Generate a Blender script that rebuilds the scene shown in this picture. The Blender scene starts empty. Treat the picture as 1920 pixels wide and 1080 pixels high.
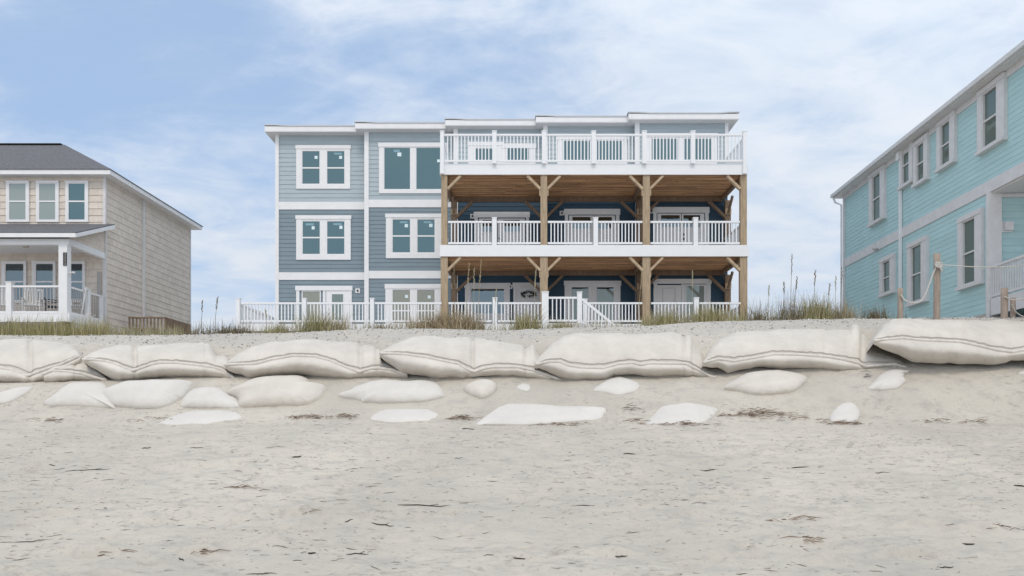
import bpy, math, random
import numpy as np
from mathutils import Vector, Matrix
R = math.radians
random.seed(7); rng = np.random.default_rng(11)
scn = bpy.context.scene; COL = scn.collection
# ------------------------------------------------------------ camera
E = 1.75; FPX = 1400.0; HZ = 785.0
cd = bpy.data.cameras.new("camera"); cam = bpy.data.objects.new("camera", cd); COL.objects.link(cam)
cd.sensor_width = 36; cd.lens = FPX / 1920 * 36; cd.shift_y = (HZ - 540) / 1920; cd.clip_end = 3000; cd.clip_start = .05
cam.location = (0, 0, E); cam.rotation_euler = (R(90), 0, 0); scn.camera = cam
# ------------------------------------------------------------ world, sun, exposure
SUN_EL, SUN_ROT = R(50), R(178)
w = bpy.data.worlds.new("World"); scn.world = w; w.use_nodes = True
nt = w.node_tree; nt.nodes.clear(); N = nt.nodes; L = nt.links
def wn(t, **k):
    n = N.new(t)
    for a, b in k.items(): setattr(n, a, b)
    return n
def wmath(op, a, b=None, c=None, clamp=False):
    n = wn('ShaderNodeMath', operation=op, use_clamp=clamp)
    for i, v in enumerate((a, b, c)):
        if v is None: continue
        if isinstance(v, (int, float)): n.inputs[i].default_value = v
        else: L.new(v, n.inputs[i])
    return n.outputs[0]
out = wn('ShaderNodeOutputWorld'); bg = wn('ShaderNodeBackground'); bg.inputs[1].default_value = .1
sky = wn('ShaderNodeTexSky', sky_type='NISHITA', sun_disc=False, sun_elevation=SUN_EL, sun_rotation=SUN_ROT)
sky.air_density = 1.0; sky.dust_density = .6; sky.ozone_density = 1.5
tc = wn('ShaderNodeTexCoord'); sp = wn('ShaderNodeSeparateXYZ'); L.new(tc.outputs['Generated'], sp.inputs[0])
den = wmath('ADD', wmath('MAXIMUM', sp.outputs[2], 0.0), .22)
cx = wmath('DIVIDE', sp.outputs[0], den); cy = wmath('DIVIDE', sp.outputs[1], den)
cmb = wn('ShaderNodeCombineXYZ'); L.new(cx, cmb.inputs[0]); L.new(cy, cmb.inputs[1])
def wnoise(vec, scale, detail, rough, dist, sx=1, sy=1, off=(0, 0, 0), rot=0):
    m = wn('ShaderNodeMapping'); m.inputs['Scale'].default_value = (sx, sy, 1); m.inputs['Location'].default_value = off
    m.inputs['Rotation'].default_value = (0, 0, rot); L.new(vec, m.inputs[0])
    n = wn('ShaderNodeTexNoise'); n.inputs['Scale'].default_value = scale; n.inputs['Detail'].default_value = detail
    n.inputs['Roughness'].default_value = rough; n.inputs['Distortion'].default_value = dist; L.new(m.outputs[0], n.inputs[0]); return n.outputs[0]
n1 = wnoise(cmb.outputs[0], 1.9, 9, .58, .5, 1, 1.25, (3.1, 1.7, 0), .5)
n2 = wnoise(cmb.outputs[0], 3.4, 8, .6, .5, 1, 1.6, (7, 2, 0), -.4)
def around(dx, dz, rad):     # 1 near a direction of the sky, 0 away from it
    v = Vector((dx, 1, dz)).normalized()
    d = wn('ShaderNodeVectorMath', operation='DOT_PRODUCT'); nm = wn('ShaderNodeVectorMath', operation='NORMALIZE')
    L.new(tc.outputs['Generated'], nm.inputs[0]); L.new(nm.outputs[0], d.inputs[0]); d.inputs[1].default_value = v
    m = wn('ShaderNodeMapRange', interpolation_type='SMOOTHSTEP'); L.new(d.outputs['Value'], m.inputs[0])
    m.inputs[1].default_value = math.cos(rad); m.inputs[2].default_value = 1; return m.outputs[0]
blue = wmath('ADD', around(-.50, .40, R(17)), wmath('MULTIPLY', around(-.15, .62, R(20)), .62))
blue = wmath('ADD', blue, wmath('MULTIPLY', around(-.75, .60, R(14)), .5))
blue = wmath('ADD', blue, wmath('MULTIPLY', around(.42, .30, R(10)), .3))
thick = wmath('ADD', around(.33, .46, R(15)), wmath('MULTIPLY', around(-.40, .25, R(10)), .5))
mk = wmath('ADD', wmath('MULTIPLY', n1, 1.8), wmath('MULTIPLY', n2, 1.15))
mk = wmath('ADD', mk, wmath('MULTIPLY', thick, .22)); mk = wmath('ADD', mk, wmath('MULTIPLY', wmath('MAXIMUM', wmath('SUBTRACT', .34, sp.outputs[2]), 0.0), 1.5)); mk = wmath('SUBTRACT', mk, wmath('MULTIPLY', blue, .44))
mk = wmath('ADD', mk, wmath('MULTIPLY', wmath('MAXIMUM', wmath('MULTIPLY', sp.outputs[1], -1.0), 0.0), .8)); mk = wmath('ADD', mk, wmath('MULTIPLY', wmath('MAXIMUM', wmath('SUBTRACT', sp.outputs[2], .62), 0.0), 2.0))  # fuller cloud added behind and overhead, out of view, for whiter light
mr = wn('ShaderNodeMapRange', interpolation_type='SMOOTHSTEP'); L.new(mk, mr.inputs[0]); mr.inputs[1].default_value = .78; mr.inputs[2].default_value = 1.8
mr.inputs[3].default_value = .12; mr.inputs[4].default_value = .93
shade = wn('ShaderNodeMapRange'); L.new(n2, shade.inputs[0]); shade.inputs[1].default_value = .3; shade.inputs[2].default_value = .7
cc = wn('ShaderNodeMix', data_type='RGBA'); L.new(shade.outputs[0], cc.inputs[0])
cc.inputs[6].default_value = (6.1, 6.9, 7.9, 1); cc.inputs[7].default_value = (7.2, 7.55, 8.1, 1)
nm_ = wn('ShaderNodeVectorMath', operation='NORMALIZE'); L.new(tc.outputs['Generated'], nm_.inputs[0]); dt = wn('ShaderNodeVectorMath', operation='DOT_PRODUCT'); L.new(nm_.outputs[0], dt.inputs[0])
dt.inputs[1].default_value = (math.sin(SUN_ROT) * math.cos(SUN_EL), math.cos(SUN_ROT) * math.cos(SUN_EL), math.sin(SUN_EL))   # clouds brightened towards the sun and sides, added fill light for the walls
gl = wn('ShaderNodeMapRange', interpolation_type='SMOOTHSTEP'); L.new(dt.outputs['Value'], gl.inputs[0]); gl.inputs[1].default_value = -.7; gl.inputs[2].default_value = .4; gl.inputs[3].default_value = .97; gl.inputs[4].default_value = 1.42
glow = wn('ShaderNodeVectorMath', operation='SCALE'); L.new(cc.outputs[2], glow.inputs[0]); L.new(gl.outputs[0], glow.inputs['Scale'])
bl = wn('ShaderNodeMix', data_type='RGBA', blend_type='MIX'); bl.inputs[0].default_value = .72
L.new(sky.outputs[0], bl.inputs[6]); bl.inputs[7].default_value = (3.7, 5.5, 8.4, 1)
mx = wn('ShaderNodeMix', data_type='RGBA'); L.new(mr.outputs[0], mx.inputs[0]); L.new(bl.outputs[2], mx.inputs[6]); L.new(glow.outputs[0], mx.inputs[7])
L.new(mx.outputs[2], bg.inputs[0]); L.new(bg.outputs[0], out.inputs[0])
sd = Vector((math.sin(SUN_ROT) * math.cos(SUN_EL), math.cos(SUN_ROT) * math.cos(SUN_EL), math.sin(SUN_EL)))
sl = bpy.data.lights.new("sun", 'SUN'); sl.energy = 1.0; sl.angle = R(15); sl.color = (1, .87, .70)
so = bpy.data.objects.new("sun", sl); so.rotation_euler = sd.to_track_quat('Z', 'Y').to_euler(); so.location = (0, -10, 30); COL.objects.link(so)
vs = scn.view_settings; vs.view_transform = 'Standard'; vs.look = 'None'; vs.gamma = 1; vs.exposure = .1
scn.cycles.max_bounces = 6; scn.cycles.diffuse_bounces = 4

# ------------------------------------------------------------ helpers
def P(px, py, d): return Vector(((px - 960) / FPX * d, d, E + (HZ - py) / FPX * d))
def PX(px, d): return (px - 960) / FPX * d
def PZ(py, d): return E + (HZ - py) / FPX * d
W = {}
class MB:
    def __init__(s, F=None): s.v = []; s.f = []; s.F = F
    def add(s, vs_, fs):
        b = len(s.v)
        for p in vs_: s.v.append(tuple(s.F(*p)) if s.F else tuple(p))
        for f in fs: s.f.append([b + i for i in f])
    def box(s, a0, a1, b0, b1, c0, c1):
        vs_ = [(x, y, z) for z in (c0, c1) for y in (b0, b1) for x in (a0, a1)]
        s.add(vs_, [(0, 2, 3, 1), (4, 5, 7, 6), (0, 1, 5, 4), (2, 6, 7, 3), (0, 4, 6, 2), (1, 3, 7, 5)]); return s
    def beam(s, p, q, wd, th, up=(0, 0, 1)):
        p = Vector(p); q = Vector(q); d = (q - p).normalized(); u = Vector(up)
        a = d.cross(u)
        if a.length < 1e-4: a = d.cross(Vector((0, 1, 0)))
        a.normalize(); b = a.cross(d).normalized(); vs_ = []
        for c in (p, q):
            for i, j in ((-1, -1), (1, -1), (1, 1), (-1, 1)): vs_.append(tuple(c + a * i * wd / 2 + b * j * th / 2))
        s.add(vs_, [(0, 1, 2, 3), (7, 6, 5, 4), (0, 4, 5, 1), (1, 5, 6, 2), (2, 6, 7, 3), (3, 7, 4, 0)]); return s
    def tube(s, pts, r, n=6, cap=True):
        pts = [Vector(p) for p in pts]; m = len(pts); rs = r if hasattr(r, '__len__') else [r] * m; vs_ = []; pa = None
        for i, p in enumerate(pts):
            d = (pts[min(i + 1, m - 1)] - pts[max(i - 1, 0)]).normalized()
            a = d.cross(Vector((0, 0, 1)))
            if a.length < .05: a = d.cross(Vector((0, 1, 0)))
            a.normalize()
            if pa is not None and a.dot(pa) < 0: a = -a
            pa = a; b = d.cross(a).normalized()
            for k in range(n):
                t = 2 * math.pi * k / n; vs_.append(tuple(p + (a * math.cos(t) + b * math.sin(t)) * rs[i]))
        fs = [(i * n + k, i * n + (k + 1) % n, (i + 1) * n + (k + 1) % n, (i + 1) * n + k) for i in range(m - 1) for k in range(n)]
        if cap: fs += [tuple(range(n - 1, -1, -1)), tuple((m - 1) * n + k for k in range(n))]
        s.add(vs_, fs); return s
    def build(s, name, mat, parent=None, smooth=False, label=None):
        v = np.array(s.v, dtype=float); lo = v.min(0); hi = v.max(0); org = np.array([(lo[0] + hi[0]) / 2, (lo[1] + hi[1]) / 2, lo[2]])
        me = bpy.data.meshes.new(name); me.from_pydata((v - org).tolist(), [], s.f); me.materials.append(mat)
        if smooth: me.polygons.foreach_set('use_smooth', [True] * len(me.polygons))
        o = bpy.data.objects.new(name, me); COL.objects.link(o)
        if parent: o.parent = parent; o.location = Vector(org) - W[parent.name]
        else: o.location = org
        W[o.name] = Vector(org)
        if label: o['label'] = label
        return o
def empty(name, loc):
    o = bpy.data.objects.new(name, None); COL.objects.link(o); o.location = loc; o.empty_display_size = .3; W[o.name] = Vector(loc); return o
def tag(o, label, cat, group=None, kind=None):
    if label: o['label'] = label
    if cat: o['category'] = cat
    if group: o['group'] = group
    if kind: o['kind'] = kind
    return o

# ------------------------------------------------------------ materials
def mat(name, col, rough=.7, noise=0, nscale=8, bump=0, bscale=60, stretch=(1, 1, 1), spec=.3, col2=None, metallic=0, island=0):
    m = bpy.data.materials.new(name); m.use_nodes = True; t = m.node_tree; n = t.nodes; l = t.links
    b = n['Principled BSDF']; b.inputs['Roughness'].default_value = rough; b.inputs['Specular IOR Level'].default_value = spec; b.inputs['Metallic'].default_value = metallic
    b.inputs['Base Color'].default_value = (*col, 1)
    if noise or bump or col2 or island:
        c = n.new('ShaderNodeTexCoord'); g = n.new('ShaderNodeMapping'); g.inputs['Scale'].default_value = stretch; l.new(c.outputs['Object'], g.inputs[0])
        nz = n.new('ShaderNodeTexNoise'); nz.inputs['Scale'].default_value = nscale; nz.inputs['Detail'].default_value = 8; nz.inputs['Roughness'].default_value = .6; l.new(g.outputs[0], nz.inputs[0])
        mr_ = n.new('ShaderNodeMapRange'); l.new(nz.outputs[0], mr_.inputs[0]); mr_.inputs[1].default_value = .3; mr_.inputs[2].default_value = .7
        mx_ = n.new('ShaderNodeMix'); mx_.data_type = 'RGBA'; l.new(mr_.outputs[0], mx_.inputs[0])
        c2 = col2 or tuple(max(0, x * (1 - noise)) for x in col); c1 = col if col2 else tuple(x * (1 + noise * .4) for x in col)
        mx_.inputs[6].default_value = (*c2, 1); mx_.inputs[7].default_value = (*c1, 1); o_ = mx_.outputs[2]
        if island:
            ge = n.new('ShaderNodeNewGeometry'); hs = n.new('ShaderNodeHueSaturation'); l.new(o_, hs.inputs['Color'])
            r_ = n.new('ShaderNodeMapRange'); l.new(ge.outputs['Random Per Island'], r_.inputs[0]); r_.inputs[3].default_value = 1 - island; r_.inputs[4].default_value = 1 + island
            l.new(r_.outputs[0], hs.inputs['Value']); o_ = hs.outputs[0]
        l.new(o_, b.inputs['Base Color'])
        if bump:
            bz = n.new('ShaderNodeTexNoise'); bz.inputs['Scale'].default_value = bscale; bz.inputs['Detail'].default_value = 6; l.new(g.outputs[0], bz.inputs[0])
            bp = n.new('ShaderNodeBump'); bp.inputs['Strength'].default_value = bump; bp.inputs['Distance'].default_value = .05 if 'geotextile' in name else .02; l.new(bz.outputs[0], bp.inputs['Height']); l.new(bp.outputs[0], b.inputs['Normal'])
    return m
def glass(name, refl, base, r=.03, fac=.6):
    m = bpy.data.materials.new(name); m.use_nodes = True; t = m.node_tree; n = t.nodes; l = t.links; n.remove(n['Principled BSDF']); o = n['Material Output']
    d = n.new('ShaderNodeBsdfDiffuse'); g = n.new('ShaderNodeBsdfGlossy'); x = n.new('ShaderNodeMixShader')
    c = n.new('ShaderNodeTexCoord'); z = n.new('ShaderNodeTexNoise'); z.inputs['Scale'].default_value = .9; z.inputs['Detail'].default_value = 3; l.new(c.outputs['Object'], z.inputs[0])
    bp = n.new('ShaderNodeBump'); bp.inputs['Strength'].default_value = .08; bp.inputs['Distance'].default_value = .05; l.new(z.outputs[0], bp.inputs['Height']); l.new(bp.outputs[0], g.inputs['Normal'])
    d.inputs[0].default_value = (*base, 1); g.inputs[0].default_value = (*refl, 1); g.inputs['Roughness'].default_value = r; x.inputs[0].default_value = fac
    l.new(d.outputs[0], x.inputs[1]); l.new(g.outputs[0], x.inputs[2]); l.new(x.outputs[0], o.inputs[0]); return m
M = dict(
 white=mat('white_paint', (.78, .78, .79), .5, .05, 3), offwhite=mat('weathered_white_paint', (.66, .65, .65), .6, .1, 4), vinyl=mat('white_vinyl', (.8, .81, .83), .4, .03, 3),
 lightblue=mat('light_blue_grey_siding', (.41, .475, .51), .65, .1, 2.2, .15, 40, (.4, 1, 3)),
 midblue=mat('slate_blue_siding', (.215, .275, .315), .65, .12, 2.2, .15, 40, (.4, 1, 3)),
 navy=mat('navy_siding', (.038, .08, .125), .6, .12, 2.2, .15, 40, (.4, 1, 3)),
 teal=mat('teal_siding', (.44, .63, .645), .65, .10, 1.6, .15, 30, (1, .5, 3)),
 post=mat('weathered_pine_post', (.43, .33, .225), .8, .35, 3, .3, 30, (5, 5, .7)), brace=mat('fresh_pine_brace', (.50, .38, .26), .8, .25, 5, .2, 30),
 roofg=mat('grey_shingle_roof', (.17, .17, .185), .9, .5, 9, .6, 50, (1, 3, 3)), metalroof=mat('pale_metal_drip_edge', (.55, .57, .6), .5, .05, 3), soffit=mat('white_soffit', (.72, .72, .73), .6, .03, 3),
 concrete=mat('concrete_foundation', (.5, .46, .41), .9, .2, 3, .3, 30), dark=mat('dark_crawlspace', (.05, .045, .04), .9),
 black=mat('black_plastic', (.03, .03, .03), .5), bronze=mat('dark_metal', (.12, .11, .1), .4, metallic=.6),
 oldwood=mat('old_brown_wood', (.24, .17, .12), .85, .35, 4, .3, 30, (4, 4, .8)), rpost=mat('reddish_wood_rope_post', (.38, .31, .26), .85, .3, 4, .3, 30, (5, 5, .7)),
 rope=mat('white_rope', (.60, .58, .54), .9, .25, 30, .4, 90), grate=mat('baluster_metal_grey', (.4, .38, .37), .5),
 bag=mat('cream_geotextile', (.645, .602, .545), .9, .14, 1.4, .6, 6), bagdry=mat('bleached_geotextile', (.65, .62, .58), .9, .09, 1.6, .5, 6),
 seam=mat('stitched_seam', (.68, .635, .585), .9, .15, 9, .5, 60), groove_shadow=mat('seam_groove_shadow', (.50, .46, .40), .95, .2, 20), sticker=mat('pale_window_sticker', (.7, .82, .85), .5), label_blue=mat('blue_film_label', (.22, .38, .45), .5),
 chairw=mat('white_chair_paint', (.72, .72, .71), .5), chaird=mat('dark_chair_paint', (.03, .03, .035), .5), wreath=mat('dark_wreath_leaves', (.05, .06, .04), .9, .4, 20),
 stick=mat('wet_driftwood', (.045, .035, .028), .9, .4, 12), weed=mat('brown_seaweed_straw', (.20, .135, .095), .9, island=.5), litter=mat('beach_litter_fragments', (.24, .21, .18), .9, island=.75),
 shell=mat('shell_bits', (.60, .58, .55), .8, island=.35), greybit=mat('grey_gravel', (.30, .29, .28), .9, island=.4),
 g_clear=glass('teal_reflective_glass', (.142, .218, .235), (.06, .10, .108), .03, .75), g_pale=glass('glass_over_pale_blind', (.20, .26, .25), (.22, .25, .22), .03, .5),
 g_blind=glass('glass_over_white_blind', (.2, .24, .24), (.40, .45, .43), .03, .4), g_dark=glass('dark_deck_glass', (.24, .30, .33), (.012, .018, .02), .02, .6), g_beige=glass('glass_over_beige_room', (.2, .24, .24), (.36, .34, .27), .03, .4),
)
def wood_ceiling():
    m = mat('stained_pine_boards', (.56, .325, .175), .75, .45, 2.2, .25, 30, (.45, 4, 4), island=.3); t = m.node_tree; n = t.nodes; l = t.links; b = n['Principled BSDF']
    c = n.new('ShaderNodeTexCoord'); g = n.new('ShaderNodeMapping'); g.inputs['Scale'].default_value = (1.3, 4, 4); l.new(c.outputs['Object'], g.inputs[0])
    v = n.new('ShaderNodeTexVoronoi'); v.inputs['Scale'].default_value = 1.6; l.new(g.outputs[0], v.inputs[0])
    r = n.new('ShaderNodeMapRange'); l.new(v.outputs['Distance'], r.inputs[0]); r.inputs[1].default_value = .05; r.inputs[2].default_value = .16
    x = n.new('ShaderNodeMix'); x.data_type = 'RGBA'; l.new(r.outputs[0], x.inputs[0]); x.inputs[6].default_value = (.08, .03, .012, 1)
    old = b.inputs['Base Color'].links[0].from_socket; l.new(old, x.inputs[7]); l.new(x.outputs[2], b.inputs['Base Color']); return m
M['ceil'] = wood_ceiling()
SH_E = (PZ(328, 30.4) - (E + 2.5)) / round((PZ(328, 30.4) - (E + 2.5)) / .27)
def shake(name, c1, c2, mortar, rot=0):
    m = bpy.data.materials.new(name); m.use_nodes = True; t = m.node_tree; n = t.nodes; l = t.links; b = n['Principled BSDF']; b.inputs['Roughness'].default_value = .85
    ge = n.new('ShaderNodeNewGeometry'); s = n.new('ShaderNodeSeparateXYZ'); l.new(ge.outputs['Position'], s.inputs[0])
    a = n.new('ShaderNodeMath'); a.operation = 'ADD'; l.new(s.outputs[0], a.inputs[0]); l.new(s.outputs[1], a.inputs[1])
    c = n.new('ShaderNodeCombineXYZ'); l.new(a.outputs[0], c.inputs[0]); zs_ = n.new('ShaderNodeMath'); zs_.operation = 'SUBTRACT'; l.new(s.outputs[2], zs_.inputs[0]); zs_.inputs[1].default_value = E + 2.5 - .004; l.new(zs_.outputs[0], c.inputs[1])
    k = n.new('ShaderNodeTexBrick'); l.new(c.outputs[0], k.inputs[0]); k.inputs['Scale'].default_value = 1; k.inputs['Brick Width'].default_value = .36; k.inputs['Row Height'].default_value = SH_E
    k.inputs['Mortar Size'].default_value = .004; k.inputs['Color1'].default_value = (*c1, 1); k.inputs['Color2'].default_value = (*c2, 1); k.inputs['Mortar'].default_value = (*mortar, 1); k.offset = .43; k.inputs['Bias'].default_value = -.1
    z = n.new('ShaderNodeTexNoise'); z.inputs['Scale'].default_value = 6; z.inputs['Detail'].default_value = 6; l.new(ge.outputs['Position'], z.inputs[0])
    hs = n.new('ShaderNodeHueSaturation'); l.new(k.outputs[0], hs.inputs['Color']); r = n.new('ShaderNodeMapRange'); l.new(z.outputs[0], r.inputs[0]); r.inputs[3].default_value = .82; r.inputs[4].default_value = 1.15; l.new(r.outputs[0], hs.inputs['Value'])
    l.new(hs.outputs[0], b.inputs['Base Color']); return m
M['shake'] = shake('beige_shake_siding', (.71, .635, .56), (.64, .57, .50), (.42, .38, .34))
def sand_mat():
    m = bpy.data.materials.new('pale_beach_sand'); m.use_nodes = True; t = m.node_tree; n = t.nodes; l = t.links; b = n['Principled BSDF']
    b.inputs['Roughness'].default_value = .95; b.inputs['Specular IOR Level'].default_value = .15
    ge = n.new('ShaderNodeNewGeometry')
    def noise(sc, st, det=8, ro=.6, loc=(0, 0, 0)):
        g = n.new('ShaderNodeMapping'); g.inputs['Scale'].default_value = st; g.inputs['Location'].default_value = loc; l.new(ge.outputs['Position'], g.inputs[0])
        z = n.new('ShaderNodeTexNoise'); z.inputs['Scale'].default_value = sc; z.inputs['Detail'].default_value = det; z.inputs['Roughness'].default_value = ro; l.new(g.outputs[0], z.inputs[0]); return z.outputs[0]
    def ramp(s, a, b_, c=0, d=1):
        r = n.new('ShaderNodeMapRange'); l.new(s, r.inputs[0]); r.inputs[1].default_value = a; r.inputs[2].default_value = b_; r.inputs[3].default_value = c; r.inputs[4].default_value = d; return r.outputs[0]
    def mixc(f, a, b_):
        x = n.new('ShaderNodeMix'); x.data_type = 'RGBA'; l.new(f, x.inputs[0])
        for s, i in ((a, 6), (b_, 7)):
            if isinstance(s, tuple): x.inputs[i].default_value = (*s, 1)
            else: l.new(s, x.inputs[i])
        return x.outputs[2]
    big = mixc(ramp(noise(.28, (1, .8, 1)), .35, .65), (.475, .440, .385), (.585, .54, .47))
    med = mixc(ramp(noise(2.2, (1, 1.6, 1), 10, .68), .5, .72), big, (.42, .395, .36))
    str_ = mixc(ramp(noise(7.5, (.8, 1.5, 1), 7, .66, (3, 8, 0)), .53, .64), med, (.375, .345, .305)); gat = ramp(noise(.9, (1, 1, 1), 4, .6, (9, 1, 0)), .40, .60); med = mixc(gat, med, str_)  # darker streaks in the colour imitate shaded dimples, patchy like dark minerals
    peb = noise(26, (.8, 1, 1), 5, .7)
    c3 = mixc(ramp(peb, .58, .70), med, (.36, .33, .30))
    sp_ = n.new('ShaderNodeSeparateXYZ'); l.new(ge.outputs['Position'], sp_.inputs[0])
    up = ramp(sp_.outputs[2], 3.2, 4.0)           # coarse shell gravel spread over the dune top
    gr = mixc(ramp(noise(34, (1, 1, 1), 4, .8, (5, 5, 5)), .38, .62), (.27, .255, .24), (.63, .60, .57))
    gm = n.new('ShaderNodeMath'); gm.operation = 'MULTIPLY'; l.new(up, gm.inputs[0]); l.new(ramp(noise(1.1, (1, 1, 1), 6), .3, .6), gm.inputs[1])
    gm2 = n.new('ShaderNodeMath'); gm2.operation = 'MULTIPLY'; l.new(gm.outputs[0], gm2.inputs[0]); gm2.inputs[1].default_value = .6
    l.new(mixc(gm2.outputs[0], c3, gr), b.inputs['Base Color'])
    bz = noise(17, (.7, 1, 1), 9, .7); bp = n.new('ShaderNodeBump'); bp.inputs['Strength'].default_value = .55; bp.inputs['Distance'].default_value = .03; l.new(bz, bp.inputs['Height']); l.new(bp.outputs[0], b.inputs['Normal'])
    return m
M['sand'] = sand_mat()

# ------------------------------------------------------------ ground
NX = np.array([-60, 0, 200, 450, 700, 950, 1200, 1450, 1700, 1920, 2100], float); NXX = (NX - 960) / FPX * 18.3
ROWS = [ # distance, picture heights of the sand at the nodes (measured), turned into metres below
 (15.4, [806] * 11), (16.0, [798] * 11), (16.7, [775, 775, 775, 774, 774, 773, 773, 772, 770, 768, 768]),
 (17.0, [766, 766, 767, 766, 762, 755, 748, 745, 738, 736, 736]), (17.8, [718, 718, 717, 714, 716, 718, 716, 706, 698, 694, 694]),
 (18.15, [716, 714, 712, 704, 704, 704, 706, 692, 680, 681, 681]), (18.6, [690, 690, 690, 685, 680, 680, 678, 668, 655, 655, 655]), (19.3, [643, 643, 646, 646, 638, 636, 632, 624, 610, 605, 605]),
 (21.2, [630, 630, 629, 625, 617, 619, 613, 602, 599, 597, 597])]
ds = np.array([r[0] for r in ROWS]); zz = np.array([[(HZ - y) / FPX * d for y in ys] for d, ys in ROWS])
ds = np.concatenate([[-60, 0, 4, 7.3, 10, 13], ds, [23.5, 27, 40, 900]])
pre = np.array([-4.0, -1.75, -1.68, -1.52, -1.12, -.62])[:, None] * np.ones((1, len(NX)))
top = zz[-1]; post_ = np.array([top + .10, top * .3 + .7 * (top.mean() + .12), np.full(len(NX), 2.7), np.full(len(NX), 2.5)])
zz = np.concatenate([pre, zz, post_], 0) + E
def base_z(X, D):
    X = np.asarray(X, float); D = np.asarray(D, float)
    xi = np.clip(X, NXX[0], NXX[-1]); i = np.clip(np.searchsorted(NXX, xi) - 1, 0, len(NXX) - 2); fx = (xi - NXX[i]) / (NXX[i + 1] - NXX[i]); fx = fx * fx * (3 - 2 * fx)
    di = np.clip(D, ds[0], ds[-1]); j = np.clip(np.searchsorted(ds, di) - 1, 0, len(ds) - 2); h = ds[j + 1] - ds[j]; t = (di - ds[j]) / h
    def col(k): return zz[k, i] * (1 - fx) + zz[k, i + 1] * fx
    a, b = col(j), col(j + 1); jm = np.maximum(j - 1, 0); jp = np.minimum(j + 2, len(ds) - 1)
    s0 = (b - a) / h; sm = np.where(j > 0, (a - col(jm)) / np.maximum(ds[j] - ds[jm], 1e-6), s0); sp2 = np.where(j + 2 < len(ds), (col(jp) - b) / np.maximum(ds[jp] - ds[j + 1], 1e-6), s0)
    hm = lambda p, q: np.where(p * q > 0, 2 * p * q / np.where(np.abs(p + q) < 1e-9, 1, p + q), 0)
    m0, m1 = hm(sm, s0), hm(s0, sp2)
    return a * (2 * t**3 - 3 * t**2 + 1) + m0 * h * (t**3 - 2 * t**2 + t) + b * (-2 * t**3 + 3 * t**2) + m1 * h * (t**3 - t**2)
T_ = rng.random((512, 512))
def vn(x, y):
    xi = np.floor(x).astype(int); yi = np.floor(y).astype(int); fx = x - xi; fy = y - yi; fx = fx * fx * (3 - 2 * fx); fy = fy * fy * (3 - 2 * fy)
    g = lambda a, b: T_[a & 511, b & 511]
    return (g(xi, yi) * (1 - fx) + g(xi + 1, yi) * fx) * (1 - fy) + (g(xi, yi + 1) * (1 - fx) + g(xi + 1, yi + 1) * fx) * fy - .5
def fbm(x, y, o=5, g=.5):
    s = 0; a = 1
    for k in range(o): s = s + a * vn(x * 2**k + 17.3 * k, y * 2**k + 5.1 * k); a *= g
    return s
PITS = [(rng.uniform(-11, 11), rng.uniform(6.2, 16), rng.uniform(.07, .15), rng.uniform(.05, .10), rng.uniform(.02, .055), rng.uniform(-.6, .6)) for _ in range(560)]
MND = []
for px, py, r, h in ((1140, 1037, .30, .035), (1710, 1040, .34, .045), (1820, 1018, .25, .03), (1830, 988, .3, .03), (1720, 985, .3, .025), (95, 965, .25, .04), (170, 1035, .3, .05), (560, 967, .25, .045), (985, 1045, .2, .02), (885, 990, .16, .02), (370, 1035, .25, .03), (1495, 1020, .22, .02), (1540, 1048, .3, .025), (1480, 975, .25, .02), (1300, 960, .2, .02), (500, 1020, .2, .02), (1180, 950, .2, .015)):
    d = 7.3
    for _ in range(30):
        x = PX(px, d); zt = float(base_z(x, d)); pr = HZ - (zt - E) * FPX / d
        d *= 1 + (pr - py) / 900
    MND.append((PX(px, d), d, r, h * 2.2))
def ground_z(X, D, full=True):
    z = base_z(X, D); near = np.clip((22 - D) / 3, 0, 1) * np.clip((D + 5) / 4, 0, 1); far = np.clip((D - 24) / 10, 0, 1)
    z = z + near * (.030 * fbm(X / .9, D / .45, 5, .58) + .016 * fbm(X / .16 + 9, D / .12, 3)) + .05 * fbm(X / 3.1, D / 2.2, 3) * near
    z = z + np.clip((15.2 - D) / 2, 0, 1) * np.clip((D - 3) / 2, 0, 1) * (.026 * fbm(X / .45 + 3, D / .35 + 8, 4, .55) - .05 * np.clip(fbm(X / .38 + 60, D / .30, 3, .5) - .12, 0, 1))
    rid = np.clip(fbm(X / 2.4 + 31, D / .6 + 3, 4, .6) * 3, -1, 1); z = z + .018 * near * rid * np.clip((16.5 - D) / 2, 0, 1)
    z = z + far * .12 * fbm(X / 4, D / 4, 4)
    z = z + .03 * fbm(X / .5, D / .4, 4, .6) * np.clip(1 - np.abs(D - 20.6) / 1.6, 0, 1)
    if full:
        for (a, b, rx, ry, h, an) in PITS:
            i = (np.abs(X - a) < .45) & (np.abs(D - b) < .45)
            if not i.any(): continue
            u = (X[i] - a) * math.cos(an) + (D[i] - b) * math.sin(an); v = -(X[i] - a) * math.sin(an) + (D[i] - b) * math.cos(an); q = np.sqrt((u / rx)**2 + (v / ry)**2)
            z[i] += h * (-np.exp(-(q**2)) + .45 * np.exp(-((q - 1.5) / .4)**2))
        for (a, b, r, h) in MND:
            i = (np.abs(X - a) < 1) & (np.abs(D - b) < .8)
            if not i.any(): continue
            u = (X[i] - a) / r; v = (D[i] - b) / (r * .55) + .25 * np.sin(u * 4 + a) + .5 * fbm(X[i] * 6, D[i] * 6, 3); q = np.sqrt(u * u + np.maximum(v, 0)**2)
            st = 1 / (1 + np.exp(-(v + .55 - .5 * u * u * .6) * 26)); z[i] += h * np.exp(-q**2 * 1.1) * st * np.exp(-(np.minimum(v, 0))**2)
    return z
def gz(x, d): return float(ground_z(np.array([x], float), np.array([d], float), False)[0])
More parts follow.
